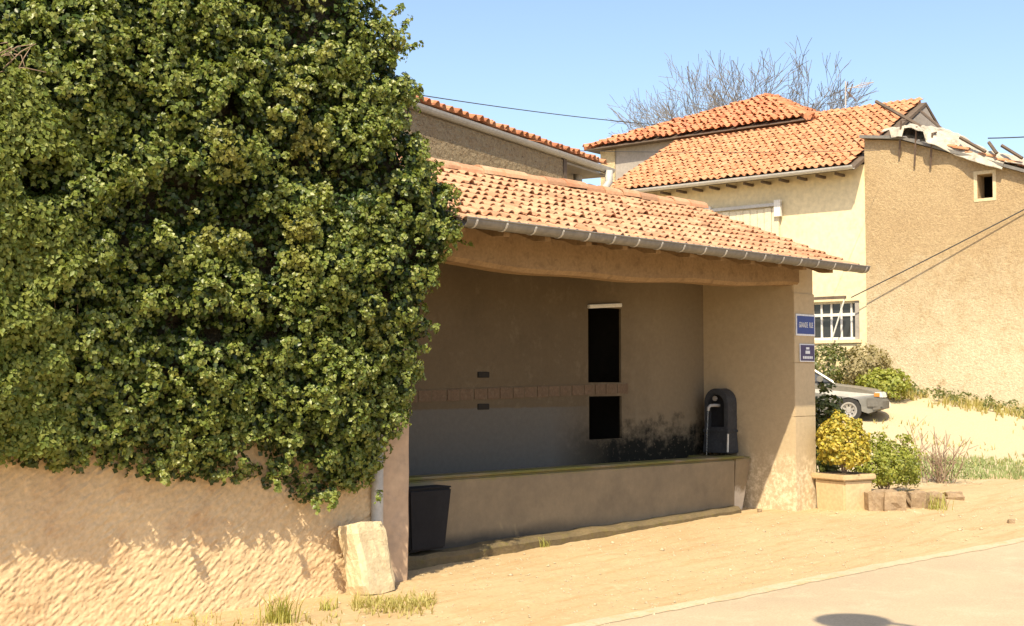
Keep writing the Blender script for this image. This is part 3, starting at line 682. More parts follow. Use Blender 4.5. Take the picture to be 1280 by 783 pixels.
def ivy_y(x, z):
    eR = e_(XR(z) - x, .50); eT = e_(6.7 - z, .7); h = np.clip(z - ZB(x), 0, 9)
    bul = .17 * (fbm(x * 1.3, z * 1.3, 41) - .5) * 2 + .11 * (vn(x * 4.5, z * 5.5, 43) - .5) * 2 + .07 * (vn(x * 10, z * 12, 47) - .5) * 2
    prof = -.20 - .58 * (1 - np.exp(-h / 1.25)) - .10 * np.clip(x + 2.2, 0, 1.8) / 1.8 * np.clip((z - 1.6) / 1., 0, 1)
    prof = prof + .30 * np.clip((z - 4.2) / 2.2, 0, 1)
    return .25 * (1 - eR) + eR * (prof - bul * np.clip(h / .8, .15, 1)) + .3 * (1 - eT)
ivy = thing('ivy', 'dense green ivy thicket smothering the garden wall beside the wash-house', 'ivy', (-3, .2, 0))
r = np.random.default_rng(5)
def ivy_tufts(n, x0, x1):
    x = r.uniform(x0, x1, n); z = r.uniform(.8, 6.7, n); k = (x < XR(z)) & (z > ZB(x) + .02 * r.normal(size=n)); return x[k], z[k]
eps = .05
def ivy_layer(name, n, depth, rad, per, size, mat, up, seed, drop):
    xa, za = ivy_tufts(n, -4.9, .65); xb, zb_ = ivy_tufts(n // 12, -7.5, -4.9); x = np.r_[xa, xb]; z = np.r_[za, zb_]
    gap = fbm(x * 2.4, z * 3.0, 61); lim = .36 + .10 * np.clip((z - 3.2) / 1.4, 0, 1) * np.clip((x + 3.6) / 1.2, 0, 1)
    keep = ~((gap < lim) & (r.random(len(x)) < drop)); x, z, gap, lim = x[keep], z[keep], gap[keep], lim[keep]
    y = ivy_y(x, z) + depth(len(x)) + np.where(gap < lim, .10, 0)
    ax = np.stack([(ivy_y(x + eps, z) - ivy_y(x - eps, z)) / (2 * eps), -np.ones_like(x), (ivy_y(x, z + eps) - ivy_y(x, z - eps)) / (2 * eps)], -1)
    ax[:, 0] = np.clip(ax[:, 0], -1.2, 1.2); ax[:, 2] = np.clip(ax[:, 2], -.8, .8)
    ax = ax / np.linalg.norm(ax, axis=1, keepdims=True) + np.array([[-.15, 0, up]]) + r.normal(0, .35, (len(x), 3)); ax /= np.linalg.norm(ax, axis=1, keepdims=True)
    return leaf_cloud(name, np.stack([x, y, z], -1), ax, rad(len(x)), per, size, mat, ivy, .6, seed)
ivy_layer('shaded_leaves', 17000, lambda n: .09 + r.exponential(.06, n), lambda n: r.uniform(.05, .085, n), 12, .040, M['ivy_shade'], .35, 11, .55)
ivy_layer('bright_sprays', 9800, lambda n: -.03 + .05 * r.normal(size=n).clip(-1, 1.5), lambda n: r.uniform(.030, .058, n), 15, .033, M['ivy'], .6, 13, .75)  # brighter leaf colour puts the light on the clump tips
# leaves round the back and over the crest, thinner
n = 2600; z = r.uniform(1.2, 6.75, n); x = XR(z) - np.abs(r.normal(0, .45, n)); y = r.uniform(.35, .75, n) - .25 * np.clip((x - XR(z)) / .3 + 1, 0, 1)
x2 = r.uniform(-7, -.7, 1600); z2 = 6.68 + r.normal(0, .06, 1600); y2 = r.uniform(-.1, .7, 1600)
C2 = np.concatenate([np.stack([x, y, z], -1), np.stack([x2, y2, z2], -1)]); A2 = np.concatenate([np.tile([[.6, .6, .4]], (n, 1)), np.tile([[0, 0, 1.]], (1600, 1))]) + r.normal(0, .3, (n + 1600, 3)); A2 /= np.linalg.norm(A2, axis=1, keepdims=True)
leaf_cloud('back_foliage', C2, A2, .075, 11, .045, M['ivy_shade'], ivy, .6, 12)
# shoots sticking out of the right edge and hanging below
for i, (px_, py_, dx, dy) in enumerate([(488, 22, 14, -14), (505, 62, 20, -6), (512, 112, 14, 8), (500, 40, 12, -16), (542, 210, 9, -4), (560, 262, 10, 3), (548, 300, 40, 5), (420, 622, -6, 14), (392, 622, 4, 16), (345, 602, 2, 10), (205, 590, 2, 14), (475, 615, -4, 12), (520, 470, 8, 2), (530, 350, 12, 4)]):
    p0 = atY(px_, py_, -.35); p1 = atY(px_ + dx, py_ + dy, -.40); L = [p0 * (1 - t_) + p1 * t_ for t_ in np.linspace(0, 1, 4)]
    MB().tube(L, [.006, .005, .004, .003], 4).build('shoot', M['twig'], ivy)
    cc = np.array([p0 * (1 - t_) + p1 * t_ for t_ in np.linspace(.1, 1.02, 6)]); leaf_cloud('shoot_leaves', cc, np.tile([[0, -.6, .6]], (6, 1)), .035, 6, .04, M['ivy'], ivy, .5, 100 + i)
# dark core standing in for the stems and the shade inside the ivy
us = np.linspace(-7.4, .5, 110); zs = np.linspace(.9, 6.6, 90); A, B = np.meshgrid(us, zs, indexing='ij')
Ax = np.minimum(A, XR(B) - .14); Bz = np.maximum(B, ZB(Ax) + .10)
Yc = np.minimum(ivy_y(Ax, Bz) + .30 + .12 * fbm(Ax * 5, Bz * 5, 71), .40)
Pf = np.stack([Ax, Yc, Bz], -1); Pb = np.stack([Ax, np.maximum(Yc + .02, .44 + 0 * Yc), Bz], -1)
mb = MB(); mb.grid(Pf); mb.grid(Pb[::-1]); mb.build('stems', M['stems'], ivy, fix=False)

# pale drooping shrub over the left part of the wall
shr = thing('pale_shrub', 'paler yellow-green shrub drooping over the wall in front of the ivy', 'shrub', (-4.6, -.3, .1))
r = np.random.default_rng(15)
XP = lambda z: np.interp(z, [1.25, 1.5, 1.9, 2.4, 2.9, 3.4, 3.9, 4.3], [-3.60, -3.52, -3.68, -3.62, -3.62, -3.72, -4.0, -4.5])
n = 8200; x = r.uniform(-6.4, -3.1, n); z = r.uniform(1.2, 4.3, n); zb = 1.36 - .16 * np.exp(-((x + 3.56) / .09) ** 2) + .1 * (vn(x * 6, x * 0, 3) - .5)
k = (x < XP(z) + .45 * (vn(z * 3.2, z * 0, 9) - .5) + .2 * (vn(z * 9, x * 4, 19) - .5)) & (z > zb) & (fbm(x * 3.6, z * 2.4, 5) > .38); x, z = x[k], z[k]
lob = vn(x * 3.4, z * 2.2, 33)
y = np.minimum(ivy_y(x, z), -.22 - .30 * np.clip(z - 1.3, 0, 2)) - .05 - .16 * (lob - .25) + .22 * (1 - e_(XP(z) - x, .3)) + r.exponential(.04, len(x))
ax = np.stack([.2 * r.normal(size=len(x)) - .15, -np.ones(len(x)), .7 + .3 * r.normal(size=len(x))], -1); ax /= np.linalg.norm(ax, axis=1, keepdims=True)
leaf_cloud('foliage', np.stack([x, y, z], -1), ax, r.uniform(.045, .075, len(x)), 14, .030, M['pale_leaf'], shr, .7, 21, 1.5)
for i in range(16):
    xx = random.uniform(-5.2, -3.6); z0_ = random.uniform(2.6, 3.8)
    L = [(xx - .2, -.3, z0_), (xx, -.5, z0_ - .4), (xx + .05, -.45, z0_ - 1.0)]
    MB().tube(L, [.012, .008, .004], 5).build('branch', M['twig'], shr)
# bare twigs in the top left of the thicket
tw = thing('dead_branch', 'bare brown dead branch poking from the top of the ivy', 'branch', (-4.0, -.45, 4.1))
for i in range(9):
    p0 = atY(random.uniform(-5, 25), random.uniform(60, 100), -.80); p1 = atY(random.uniform(0, 65), random.uniform(45, 95), -.88)
    MB().tube([p0, p0 * .5 + p1 * .5 + np.array([0, -.03, .03]), p1], [.005, .004, .002], 5).build('twig', M['twig'], tw)

# ================================================================== stone house behind the wash-house
Pr = depthpt(762, 213, 24.0); zE = Pr[2]
d_ = ray(500, 126); Pl = CAM + d_ * ((zE - CAM[2]) / d_[2])
Um = (Pr - Pl); Lm = np.linalg.norm(Um); Um /= Lm; Nm = np.array([Um[1], -Um[0], 0.])   # outward, towards the wash-house
sh = thing('stone_house', 'pebbly stone house with red roof and long zinc eaves gutter behind the wash-house', 'house', (*(Pl * .5 + Pr * .5)[:2], .3))
fm = frame_map((Pl[0], Pl[1], 0), Um, Nm)
uw = ((onp(707, 225, fm(0, 0, 0), Nm)) - fm(0, 0, 0)) @ Um
mb = MB(); mb.box(-4, uw, -5.2, .0, -.2, zE - .09, fm); mb.build('wall', M['stone_wall'], sh)
mb = MB(); mb.box(uw - .5, Lm + .9, -5.2, -1.6, -.2, zE + .42, fm); mb.box(uw - .4, Lm + 1.7, -5.1, -1.65, -.2, zE + .10, fm); mb.build('set_back_wall', M['shadewall'], sh)
mb = MB(); mb.box(uw - .10, uw + .02, -.14, .02, 3, zE - .06, fm); mb.build('corner_board', M['wood_dark'], sh)
tb = math.tan(math.radians(19)); zz = lambda d: zE + .02 + (-d) * tb
q0 = [(-.03, zz(0)), (-5.3, zz(-5.3)), (-5.3, zz(-5.3) - .10), (-.03, zz(0) - .10)]
rf = MB().prism([fm(-4, d, z_) for d, z_ in q0], [fm(Lm + .02, d, z_) for d, z_ in q0]).build('roof', M['shadewall'], sh)
joined_tiles('roof_tiles', fm(-4, .02, zE + .04), Um, -Nm + np.array([0, 0, tb]), Lm + 4, 5.4, .21, .33, M['tile_red'], rf, None, .06, .04, .02)
gl = MB(); cs = [(.10 * math.cos(a_), .10 * math.sin(a_)) for a_ in np.linspace(math.pi, 2 * math.pi, 9)]; ci = [(.09 * math.cos(a_), .09 * math.sin(a_)) for a_ in np.linspace(2 * math.pi, math.pi, 9)]
gl.prism([fm(-4, .02 + y_ * .8, zE + .02 + z_ * .9) for y_, z_ in cs + ci], [fm(Lm + .05, .02 + y_ * .8, zE + .02 + z_ * .9) for y_, z_ in cs + ci])
gut2 = gl.build('gutter', M['zinc_pale'], sh)
mb = MB(); mb.box(-4, Lm, -1.7, -.04, zE - .125, zE - .085, fm); mb.build('soffit', M['shadewall'], sh)
pA = fm(Lm - .25, .10, zE - .05); pE = onp(722, 236, fm(0, -.2, 0), Nm)
MB().tube([pA, pA + np.array([0, 0, -.22]), pA * .8 + pE * .2 + np.array([0, 0, -.32]), pA * .35 + pE * .65 + np.array([0, 0, -.10]), pE, pE + np.array([0, 0, -1.2])], .075, 10).build('downpipe', M['zinc_pale'], sh, smooth=True)
pV = onp(722, 204, fm(0, -.42, 0), Nm)
MB().tube([np.array([pV[0], pV[1], zE - .1]), pV, pV + np.array([0, 0, -1.6])], .085, 10).build('downpipe', M['zinc_pale'], sh, smooth=True)

# ================================================================== long barn and gabled barn across the yard
P0 = np.array([22.62, 7.75, 0.]); Uw = np.array([.099, -.994, 0.]); Uw /= np.linalg.norm(Uw); Nw = np.array([Uw[1], -Uw[0], 0.])   # outward, towards the yard
wm = frame_map(P0, Uw, Nw)
def wuz(px, py, off=0.):
    p = onp(px, py, P0 + Nw * off, Nw); return (p - P0) @ Uw, p[2]
lb = thing('long_barn', 'long cream rendered barn with orange tiled roof and pale plank loft door', 'barn', (*wm(-4, -3, 0)[:2], 1.4))
OV = .62
uE, zEv = wuz(1082, 206, OV); uL, _ = wuz(752, 240, OV)
# ridge from the photographed end of the roof
pR = onp(1158, 128, wm(0, 0, 0), Uw); qR = -((pR - P0) @ Nw); zRd = pR[2]
wl = wuz(1018, 378); wr = wuz(1074, 377); wb = wuz(1045, 425)
dl = wuz(888, 270); drr = wuz(975, 258)
win = (wl[0] - .15, wr[0], wb[1], wl[1]); door = (dl[0], drr[0], 4.0, drr[1])
W1 = wall_holes('wall', P0, Uw, Nw, uL + .3, -.01, -.2, lambda u: zEv + .12, [win], .45, M['cream'], lb)
mb = MB(); mb.box(uL + .3, -.01, -2 * qR, -2 * qR + .4, -.2, zEv, wm); mb.build('back_wall', M['cream'], lb)
for u_ in (uL + .3, -.36):
    pg = [(0, 0), (-2 * qR, 0), (-2 * qR, zEv), (-qR, zRd - .12), (-.05, zEv + .05)]
    MB().prism([wm(u_, d - .02, z_) for d, z_ in pg], [wm(u_ + .34, d - .02, z_) for d, z_ in pg]).build('gable_wall', M['shadewall'] if u_ > -1 else M['rubble'], lb)
MB().box(win[0] - .5, win[1] + .5, -1.6, -1.5, win[2] - .5, win[3] + .5, wm).build('dark_room', M['unlit_dark'], lb)
rs = (zRd - zEv) / (qR + OV)
q0 = [(OV, zEv), (-qR, zRd), (-2 * qR - .4, zRd - (qR + .4) * rs), (-2 * qR - .4, zRd - (qR + .4) * rs - .1), (-qR, zRd - .1), (OV, zEv - .1)]
rf = MB().prism([wm(uL, d, z_) for d, z_ in q0], [wm(.0, d, z_) for d, z_ in q0]).build('roof', M['wood_dark'], lb)
S3 = -Nw + np.array([0, 0, rs]); SL = math.hypot(qR + OV, zRd - zEv)
joined_tiles('roof_tiles', wm(uL, OV, zEv + .02), Uw, S3, -uL, SL, .215, .33, M['tile_mid'], rf, None, .062, .045, .02)
rdg = []
for i in range(int(-uL / .42)):
    u_ = -.2 - i * .42; c = wm(u_, -qR, zRd - .02); L = []
    MB().tube([c, c - Uw * .46 + np.array([0, 0, .015])], [.12, .13], 8).build('ridge_tile', M['tile_mid'], rf)
gl = MB(); gl.prism([wm(uL, OV + .06 + y_, zEv + .01 + z_) for y_, z_ in cs + ci], [wm(-.02, OV + .06 + y_, zEv + .01 + z_) for y_, z_ in cs + ci]); gl.build('gutter', M['zinc_pale'], lb)
for u_ in np.arange(uL + .4, -.2, .55): MB().box(u_ - .035, u_ + .035, 0, OV - .12, zEv - .16, zEv - .09, wm).build('rafter_tail', M['wood_dark'], lb)
# loft door: planks, rail, end posts
dr = MB().box(door[0], door[1], .03, .06, 3.6, door[3], wm).build('loft_door', M['plank'], lb)
npk = 10; pw = (door[1] - door[0]) / npk
for i in range(npk): MB().box(door[0] + i * pw + .008, door[0] + (i + 1) * pw - .008, .06, .085 + .006 * (i % 3), 3.6, door[3] - .03 - .02 * (i % 2), wm).build('plank', M['plank'], dr)
MB().box(door[0] - .1, door[1] + .1, .08, .16, door[3], door[3] + .09, wm).build('door_rail', M['zinc_pale'], dr)
for u_ in (door[0], door[1]): MB().box(u_ - .10, u_ + .10, .07, .18, door[3] - .30, door[3] + .16, wm).build('rail_bracket', M['white_paint'], dr)
# window: frame, bars, panes
wf = MB(); a, b, c, d = win
for bxx in ((a, b, c, c + .07), (a, b, d - .06, d), (a, a + .06, c, d), (b - .06, b, c, d)): wf.box(bxx[0], bxx[1], -.22, -.14, bxx[2], bxx[3], wm)
wf = wf.build('window', M['white_paint'], lb); zt = d - .36
MB().box(a, b, -.215, -.135, zt - .04, zt + .04, wm).build('glazing_bar', M['white_paint'], wf)
nb = 5
for i in range(1, nb): uu = a + (b - a) * i / nb; MB().box(uu - .025, uu + .025, -.213, -.137, c, d, wm).build('glazing_bar', M['white_paint'], wf)
for i in range(nb):
    for z0_, z1_ in ((c, zt), (zt, d)): MB().box(a + (b - a) * i / nb + .02, a + (b - a) * (i + 1) / nb - .02, -.185, -.175, z0_ + .03, z1_ - .03, wm).build('pane', M['pane'], wf)
MB().box(a - .1, b + .06, -.05, .06, c - .09, c - .005, wm).build('sill', M['cream'], wf)
br = wuz(1064, 372)
MB().box(a - .2, br[0], .30, .36, br[1] - .05, br[1] + .03, wm).build('awning_rail', M['wood_dark'], lb)
p_a = wm(br[0] - .02, .33, br[1]); e1 = wuz(1044, 428); p_b = wm(e1[0], .25, e1[1])
MB().tube([p_a, p_b], .022, 6).build('awning_arm', M['white_paint'], lb)

gb = thing('gabled_barn', 'ochre roughcast barn gable with broken roof edge and one tiny dark opening', 'barn', (*wm(4, -3, 0)[:2], 1.2))
t1 = wuz(1085, 174, .03); t2 = wuz(1128, 176, .03); t3 = wuz(1280, 217, .03)
sl_ = (t3[1] - t2[1]) / (t3[0] - t2[0]); ztop = lambda u: t1[1] + (t2[1] - t1[1]) * u / t2[0] if u <= t2[0] else t2[1] + sl_ * (u - t2[0])
h1 = wuz(1222, 219); h2 = wuz(1241, 217); h3 = wuz(1231, 248)
hole = (h1[0], h2[0], h3[1], h1[1])
P0g = P0 + Nw * .03; gm_ = frame_map(P0g, Uw, Nw)
wall_holes('gable_wall', P0g, Uw, Nw, 0.0, 9.5, -.2, ztop, [hole], .5, M['ochre'], gb, (t2[0], 6.0))
MB().box(hole[0] - .3, hole[1] + .3, -1.4, -1.3, hole[2] - .3, hole[3] + .3, gm_).build('dark_room', M['unlit_dark'], gb)
for bxx in ((hole[0] - .09, hole[0] - .003, hole[2], hole[3]), (hole[1] + .003, hole[1] + .09, hole[2], hole[3]), (hole[0] - .09, hole[1] + .09, hole[3] + .003, hole[3] + .09), (hole[0] - .09, hole[1] + .09, hole[2] - .08, hole[2] - .003)):
    MB().box(bxx[0], bxx[1], -.1, .012, bxx[2], bxx[3], gm_).build('window_surround', M['block'], gb)
MB().box(9.1, 9.5, -7, -.5, -.2, ztop(9.5), gm_).build('end_wall', M['ochre'], gb)
MB().box(.0, .4, -7, -.5, -.2, ztop(0) - .05, gm_).build('end_wall', M['ochre'], gb)
# roof slab: falls to the right, edge overhanging the gable
OVg = .20
uu = [-.05, t2[0], 9.9]; rb = MB(); A_ = []; B_ = []
for u_ in uu: A_.append([gm_(u_, OVg, ztop(max(0, u_)) + .10), gm_(u_, OVg, ztop(max(0, u_)) + .02), gm_(u_, -7, ztop(max(0, u_)) + .02), gm_(u_, -7, ztop(max(0, u_)) + .10), gm_(u_, OVg, ztop(max(0, u_)) + .10)])
rb.grid(np.array(A_)); rb.f.append((0, 1, 2, 3)); rb.f.append((10, 11, 12, 13)); rf2 = rb.build('roof', M['zinc'], gb)
S4 = np.array([0., 0, 0]) - (Uw + np.array([0, 0, sl_]))
joined_tiles('roof_tiles', gm_(9.8, OVg - .05, ztop(9.8) + .12), -Nw, S4, 5.5, 8.2, .22, .34, M['tile_mid'], rf2, lambda u, s: True, .06, .045, .03)
# crumpled tarpaulin over the broken edge
U2 = np.linspace(.55, 7.5, 110); D2 = np.linspace(OVg + .06, -2.6, 34); A, B = np.meshgrid(U2, D2, indexing='ij')
zt_ = np.array([[ztop(u_)] for u_ in U2]); fold = .38 * fbm(A * 1.3 + B * .6, B * 1.3, 5) + .22 * np.abs(vn(A * 3.2 + B * 1.4, B * 2.2, 8) - .5) + .06 * vn(A * 9, B * 9, 3)
Zt = zt_ + .10 + fold * np.clip((OVg + .2 - B) / .5, .3, 1) - .22 * np.clip((B - OVg + .12) / .18, 0, 1) * (vn(A * 2, A * 0, 3) > .45) + .22 * np.exp(-((A - 1.6) / .8) ** 2)
ed = .35 * (vn(A * 1.6, B * 0, 12) - .5); Pt = P0g + A[..., None] * Uw + (B + ed * (B > 0))[..., None] * Nw + Zt[..., None] * np.array([0, 0, 1.])
tp = thing('tarpaulin', 'crumpled dirty white tarpaulin sheeting over the broken barn roof edge', 'tarpaulin', gm_(3, 0, ztop(3) + .2))
mb = MB(); mb.grid(Pt); mb.grid((Pt - np.array([0, 0, .012]))[::-1]); mb.build('sheet', M['tarp'], tp, fix=False)
for k_, (px_, ya, yb) in enumerate(((1125, 152, 197), (1144, 160, 208), (1164, 168, 210))):
    ua, za = wuz(px_ + 2, ya, OVg + .06); ub, zb_ = wuz(px_ - 1, yb, .09)
    tag(MB().tube([gm_(ua, OVg - .2, za + .08), gm_(ua, OVg + .06, za + .02), gm_(ub, .06, zb_)], .028, 6).build('hanging_batten', M['rod'], None), 'thin dark batten hanging on the barn gable, ' + ['nearest the long barn', 'middle one of three', 'farthest from the long barn'][k_], 'batten', 'battens weighing down the tarpaulin')
pa = onp(1095, 127, wm(0, -1.2, 0), Nw); pb = onp(1182, 176, wm(0, -.4, 0), Nw)
tag(MB().tube([pa, pb], .05, 6).build('loose_pole', M['wood_dark'], None), 'long dark loose pole lying slanted across the broken roof corner', 'pole')
pa = onp(1152, 140, wm(0, -2.4, 0), Nw); pb = onp(1185, 168, wm(0, -.7, 0), Nw)
tag(MB().tube([pa, pb], .04, 6).build('roof_batten', M['wood_dark'], None), 'short dark batten sloping down from the gable end of the ridge', 'batten')
for k_, (xa, ya, xb, yb) in enumerate([(1200, 172, 1232, 190), (1236, 178, 1246, 192), (1252, 182, 1278, 198)]):
    pa = onp(xa, ya, gm_(0, .15, 0), Nw); pb = onp(xb, yb, gm_(0, .25, 0), Nw)
    MB().tube([pa, pb], .045, 5).build('lath', M['wood_dark'], tp)

# taller house behind with hipped roof
q_ = -3.9
hmn = frame_map(P0 + Nw * q_, Uw, Nw)
def huz(px, py, off=0.):
    p = onp(px, py, P0 + Nw * (q_ + off), Nw); return (p - P0) @ Uw, p[2]
hA = huz(730, 186, .4); hB = huz(1010, 150, .4); half = 4.3; zA = (hA[1] + hB[1]) / 2
hh = thing('hip_roofed_house', 'taller house behind the barn with lumpy red hipped tile roof', 'house', (*hmn((hA[0] + hB[0]) / 2, -half, 0)[:2], 1.4))
uc = (hA[0] + hB[0]) / 2
apx = onp(962, 123, hmn(uc, -half + .4, 0), Nw); zAp = apx[2]; uA = (apx - P0) @ Uw
mb = MB(); mb.box(hA[0] + .5, hB[0] - .35, -2 * half + .8, 0, -.2, zA - .02, hmn); mb.build('wall', M['shadewall'], hh)
mb = MB(); mb.box(hA[0] + .45, hA[0] + 1.05, -.5, .05, 3, zA - .06, hmn); mb.build('rubble_corner', M['rubble'], hh)
c4 = [hmn(hA[0], .4, zA), hmn(hB[0], .4, zA), hmn(hB[0], -2 * half + .4, zA), hmn(hA[0], -2 * half + .4, zA)]; ap = hmn(uA, -half + .4, zAp)
mb = MB(); mb.add(c4 + [ap] + [c - np.array([0, 0, .03]) for c in c4], [(0, 1, 4), (1, 2, 4), (2, 3, 4), (3, 0, 4), (5, 6, 7, 8), (0, 1, 6, 5), (1, 2, 7, 6), (2, 3, 8, 7), (3, 0, 5, 8)]); hr = mb.build('roof', M['wood_dark'], hh)
Wd = hB[0] - hA[0]; ua_ = uA - hA[0]; sv = np.array(ap) - np.array(hmn(uA, .4, zA)); Ls = np.linalg.norm(sv)
joined_tiles('roof_tiles', c4[0] + np.array([0, 0, .03]), Uw, sv, Wd, Ls, .24, .36, M['tile_red'], hr, lambda u, s: s / Ls < min(u / ua_, (Wd - u) / (Wd - ua_)) + .02, .085, .06, .045)
sv2 = np.array(ap) - (np.array(c4[1]) + np.array(c4[2])) / 2; L2 = np.linalg.norm(sv2)
joined_tiles('roof_tiles', c4[1] + np.array([0, 0, .03]), -Nw, sv2, 2 * half, L2, .24, .36, M['tile_red'], hr, lambda u, s: s / L2 < min(u, 2 * half - u) / half + .02, .085, .06, .045)
for cnr in (c4[0], c4[1]):
    n_ = 24
    for i in range(n_):
        a_ = np.array(cnr) * (1 - i / n_) + np.array(ap) * i / n_; b_ = np.array(cnr) * (1 - (i + 1.15) / n_) + np.array(ap) * (i + 1.15) / n_
        MB().tube([a_ + np.array([0, 0, .05 + .04 * random.random()]), b_ + np.array([0, 0, .04 + .03 * random.random()])], [.13, .11], 7).build('hip_tile', M['tile_red'], hr)
# tv aerial on the barn ridge
ae = thing('tv_aerial', 'thin television aerial on a mast above the barn ridge', 'aerial', onp(1057, 140, wm(0, -qR, 0), Nw))
PA = lambda x, y: onp(x, y, wm(0, -qR, 0), Nw)
MB().tube([PA(1057, 150), PA(1057, 102)], .022, 6).build('mast', M['zinc_pale'], ae)
MB().tube([PA(1056, 112), PA(1092, 103)], .016, 5).build('boom', M['zinc_pale'], ae)
MB().tube([PA(1068, 109), PA(1078, 104), PA(1090, 103), PA(1080, 109), PA(1068, 110)], .012, 5).build('director_loop', M['zinc_pale'], ae)
for xa, ya, xb, yb in ((1056, 118, 1060, 102), (1062, 117, 1066, 105), (1060, 115, 1070, 126), (1058, 113, 1064, 122)): MB().tube([PA(xa, ya), PA(xb, yb)], .018, 5).build('reflector_rod', M['rod'], ae)

# ================================================================== bare tree
bt_base = onp(935, 470, (38, 24, 0), F_); tz = float(gz(bt_base[0], bt_base[1])); bt_base[2] = tz
tree = thing('bare_tree', 'leafless tree with fine spreading branches rising behind the roofs', 'tree', bt_base)
segs = []; rt = random.Random(12)
def grow(p, d, L, r_, lev):
    n = 4; pts = [p]; rr = [r_]
    for i in range(n):
        d = d + np.array([rt.gauss(0, .13), rt.gauss(0, .13), rt.gauss(.02, .10)]); d /= np.linalg.norm(d)
        p = p + d * L / n; pts.append(p); rr.append(r_ * (1 - .40 * (i + 1) / n))
        if lev < 6 and i >= 1 and rt.random() < .8:
            a = rt.uniform(.4, .95); ax_ = np.cross(d, np.array([rt.gauss(0, 1) for _ in range(3)])); ax_ /= np.linalg.norm(ax_)
            dd = d * math.cos(a) + ax_ * math.sin(a); dd[2] += .08; grow(p, dd / np.linalg.norm(dd), L * rt.uniform(.55, .78), rr[-1] * .62, lev + 1)
    segs.append((pts, rr, lev))
    if lev < 6:
        for s_ in (-1, 1):
            a = rt.uniform(.15, .5); ax_ = np.cross(d, np.array([rt.gauss(0, 1) for _ in range(3)])); ax_ /= np.linalg.norm(ax_)
            dd = d * math.cos(a) + ax_ * math.sin(a); grow(p, dd / np.linalg.norm(dd), L * rt.uniform(.6, .8), rr[-1] * .75, lev + 1)
Ht = (onp(935, 62, bt_base, F_) - bt_base)[2]
mb = MB(); mb.tube([bt_base - np.array([0, 0, .2]), bt_base + np.array([0, 0, 1.5]), bt_base + np.array([.05, .05, Ht * .48])], [.30, .24, .18], 9); mb.build('trunk', M['bark'], tree)
top = bt_base + np.array([.05, .05, Ht * .46])
for i in range(9):
    a = 2 * math.pi * i / 9 + rt.uniform(-.2, .2); sp = rt.uniform(.3, 1.1); dd = np.array([math.cos(a) * sp, math.sin(a) * sp, 1.0]); grow(top - np.array([0, 0, rt.uniform(0, 1.2)]), dd / np.linalg.norm(dd), Ht * .225, .10, 2)
mb = MB()
for pts, rr, lev in segs: mb.tube(pts, [max(.0095, q) for q in rr], 5 if lev < 4 else 3, False)
mb.build('crown', M['bark'], tree, fix=False)

# ================================================================== overhead wires
def wire(label, A, B, sag_, r_=.011):
    A = np.array(A); B = np.array(B); tt = np.linspace(0, 1, 24)
    P = [A * (1 - t_) + B * t_ - np.array([0, 0, 4 * sag_ * t_ * (1 - t_)]) for t_ in tt]
    tag(MB().tube(P, r_, 5).build('overhead_wire', M['cable'], None), label, 'wire')
wire('thin overhead wire crossing the sky towards the hipped roof', depthpt(300, 80, 24), depthpt(818, 156, 36), .12, .012)
wire('slack wire strung across the long barn roof', depthpt(690, 188, 26), onp(1100, 188, wm(0, .7, 0), Nw), .05, .007)
wire('cable running slanted down the gabled barn wall to the window rail', onp(1330, 236, gm_(0, .04, 0), Nw), onp(1064, 372, wm(0, .33, 0), Nw), .02, .016)
wire('wire leaving the broken roof edge of the gabled barn', onp(1235, 173, gm_(0, -.4, 0), Nw), depthpt(1400, 160, 30), .05, .016)

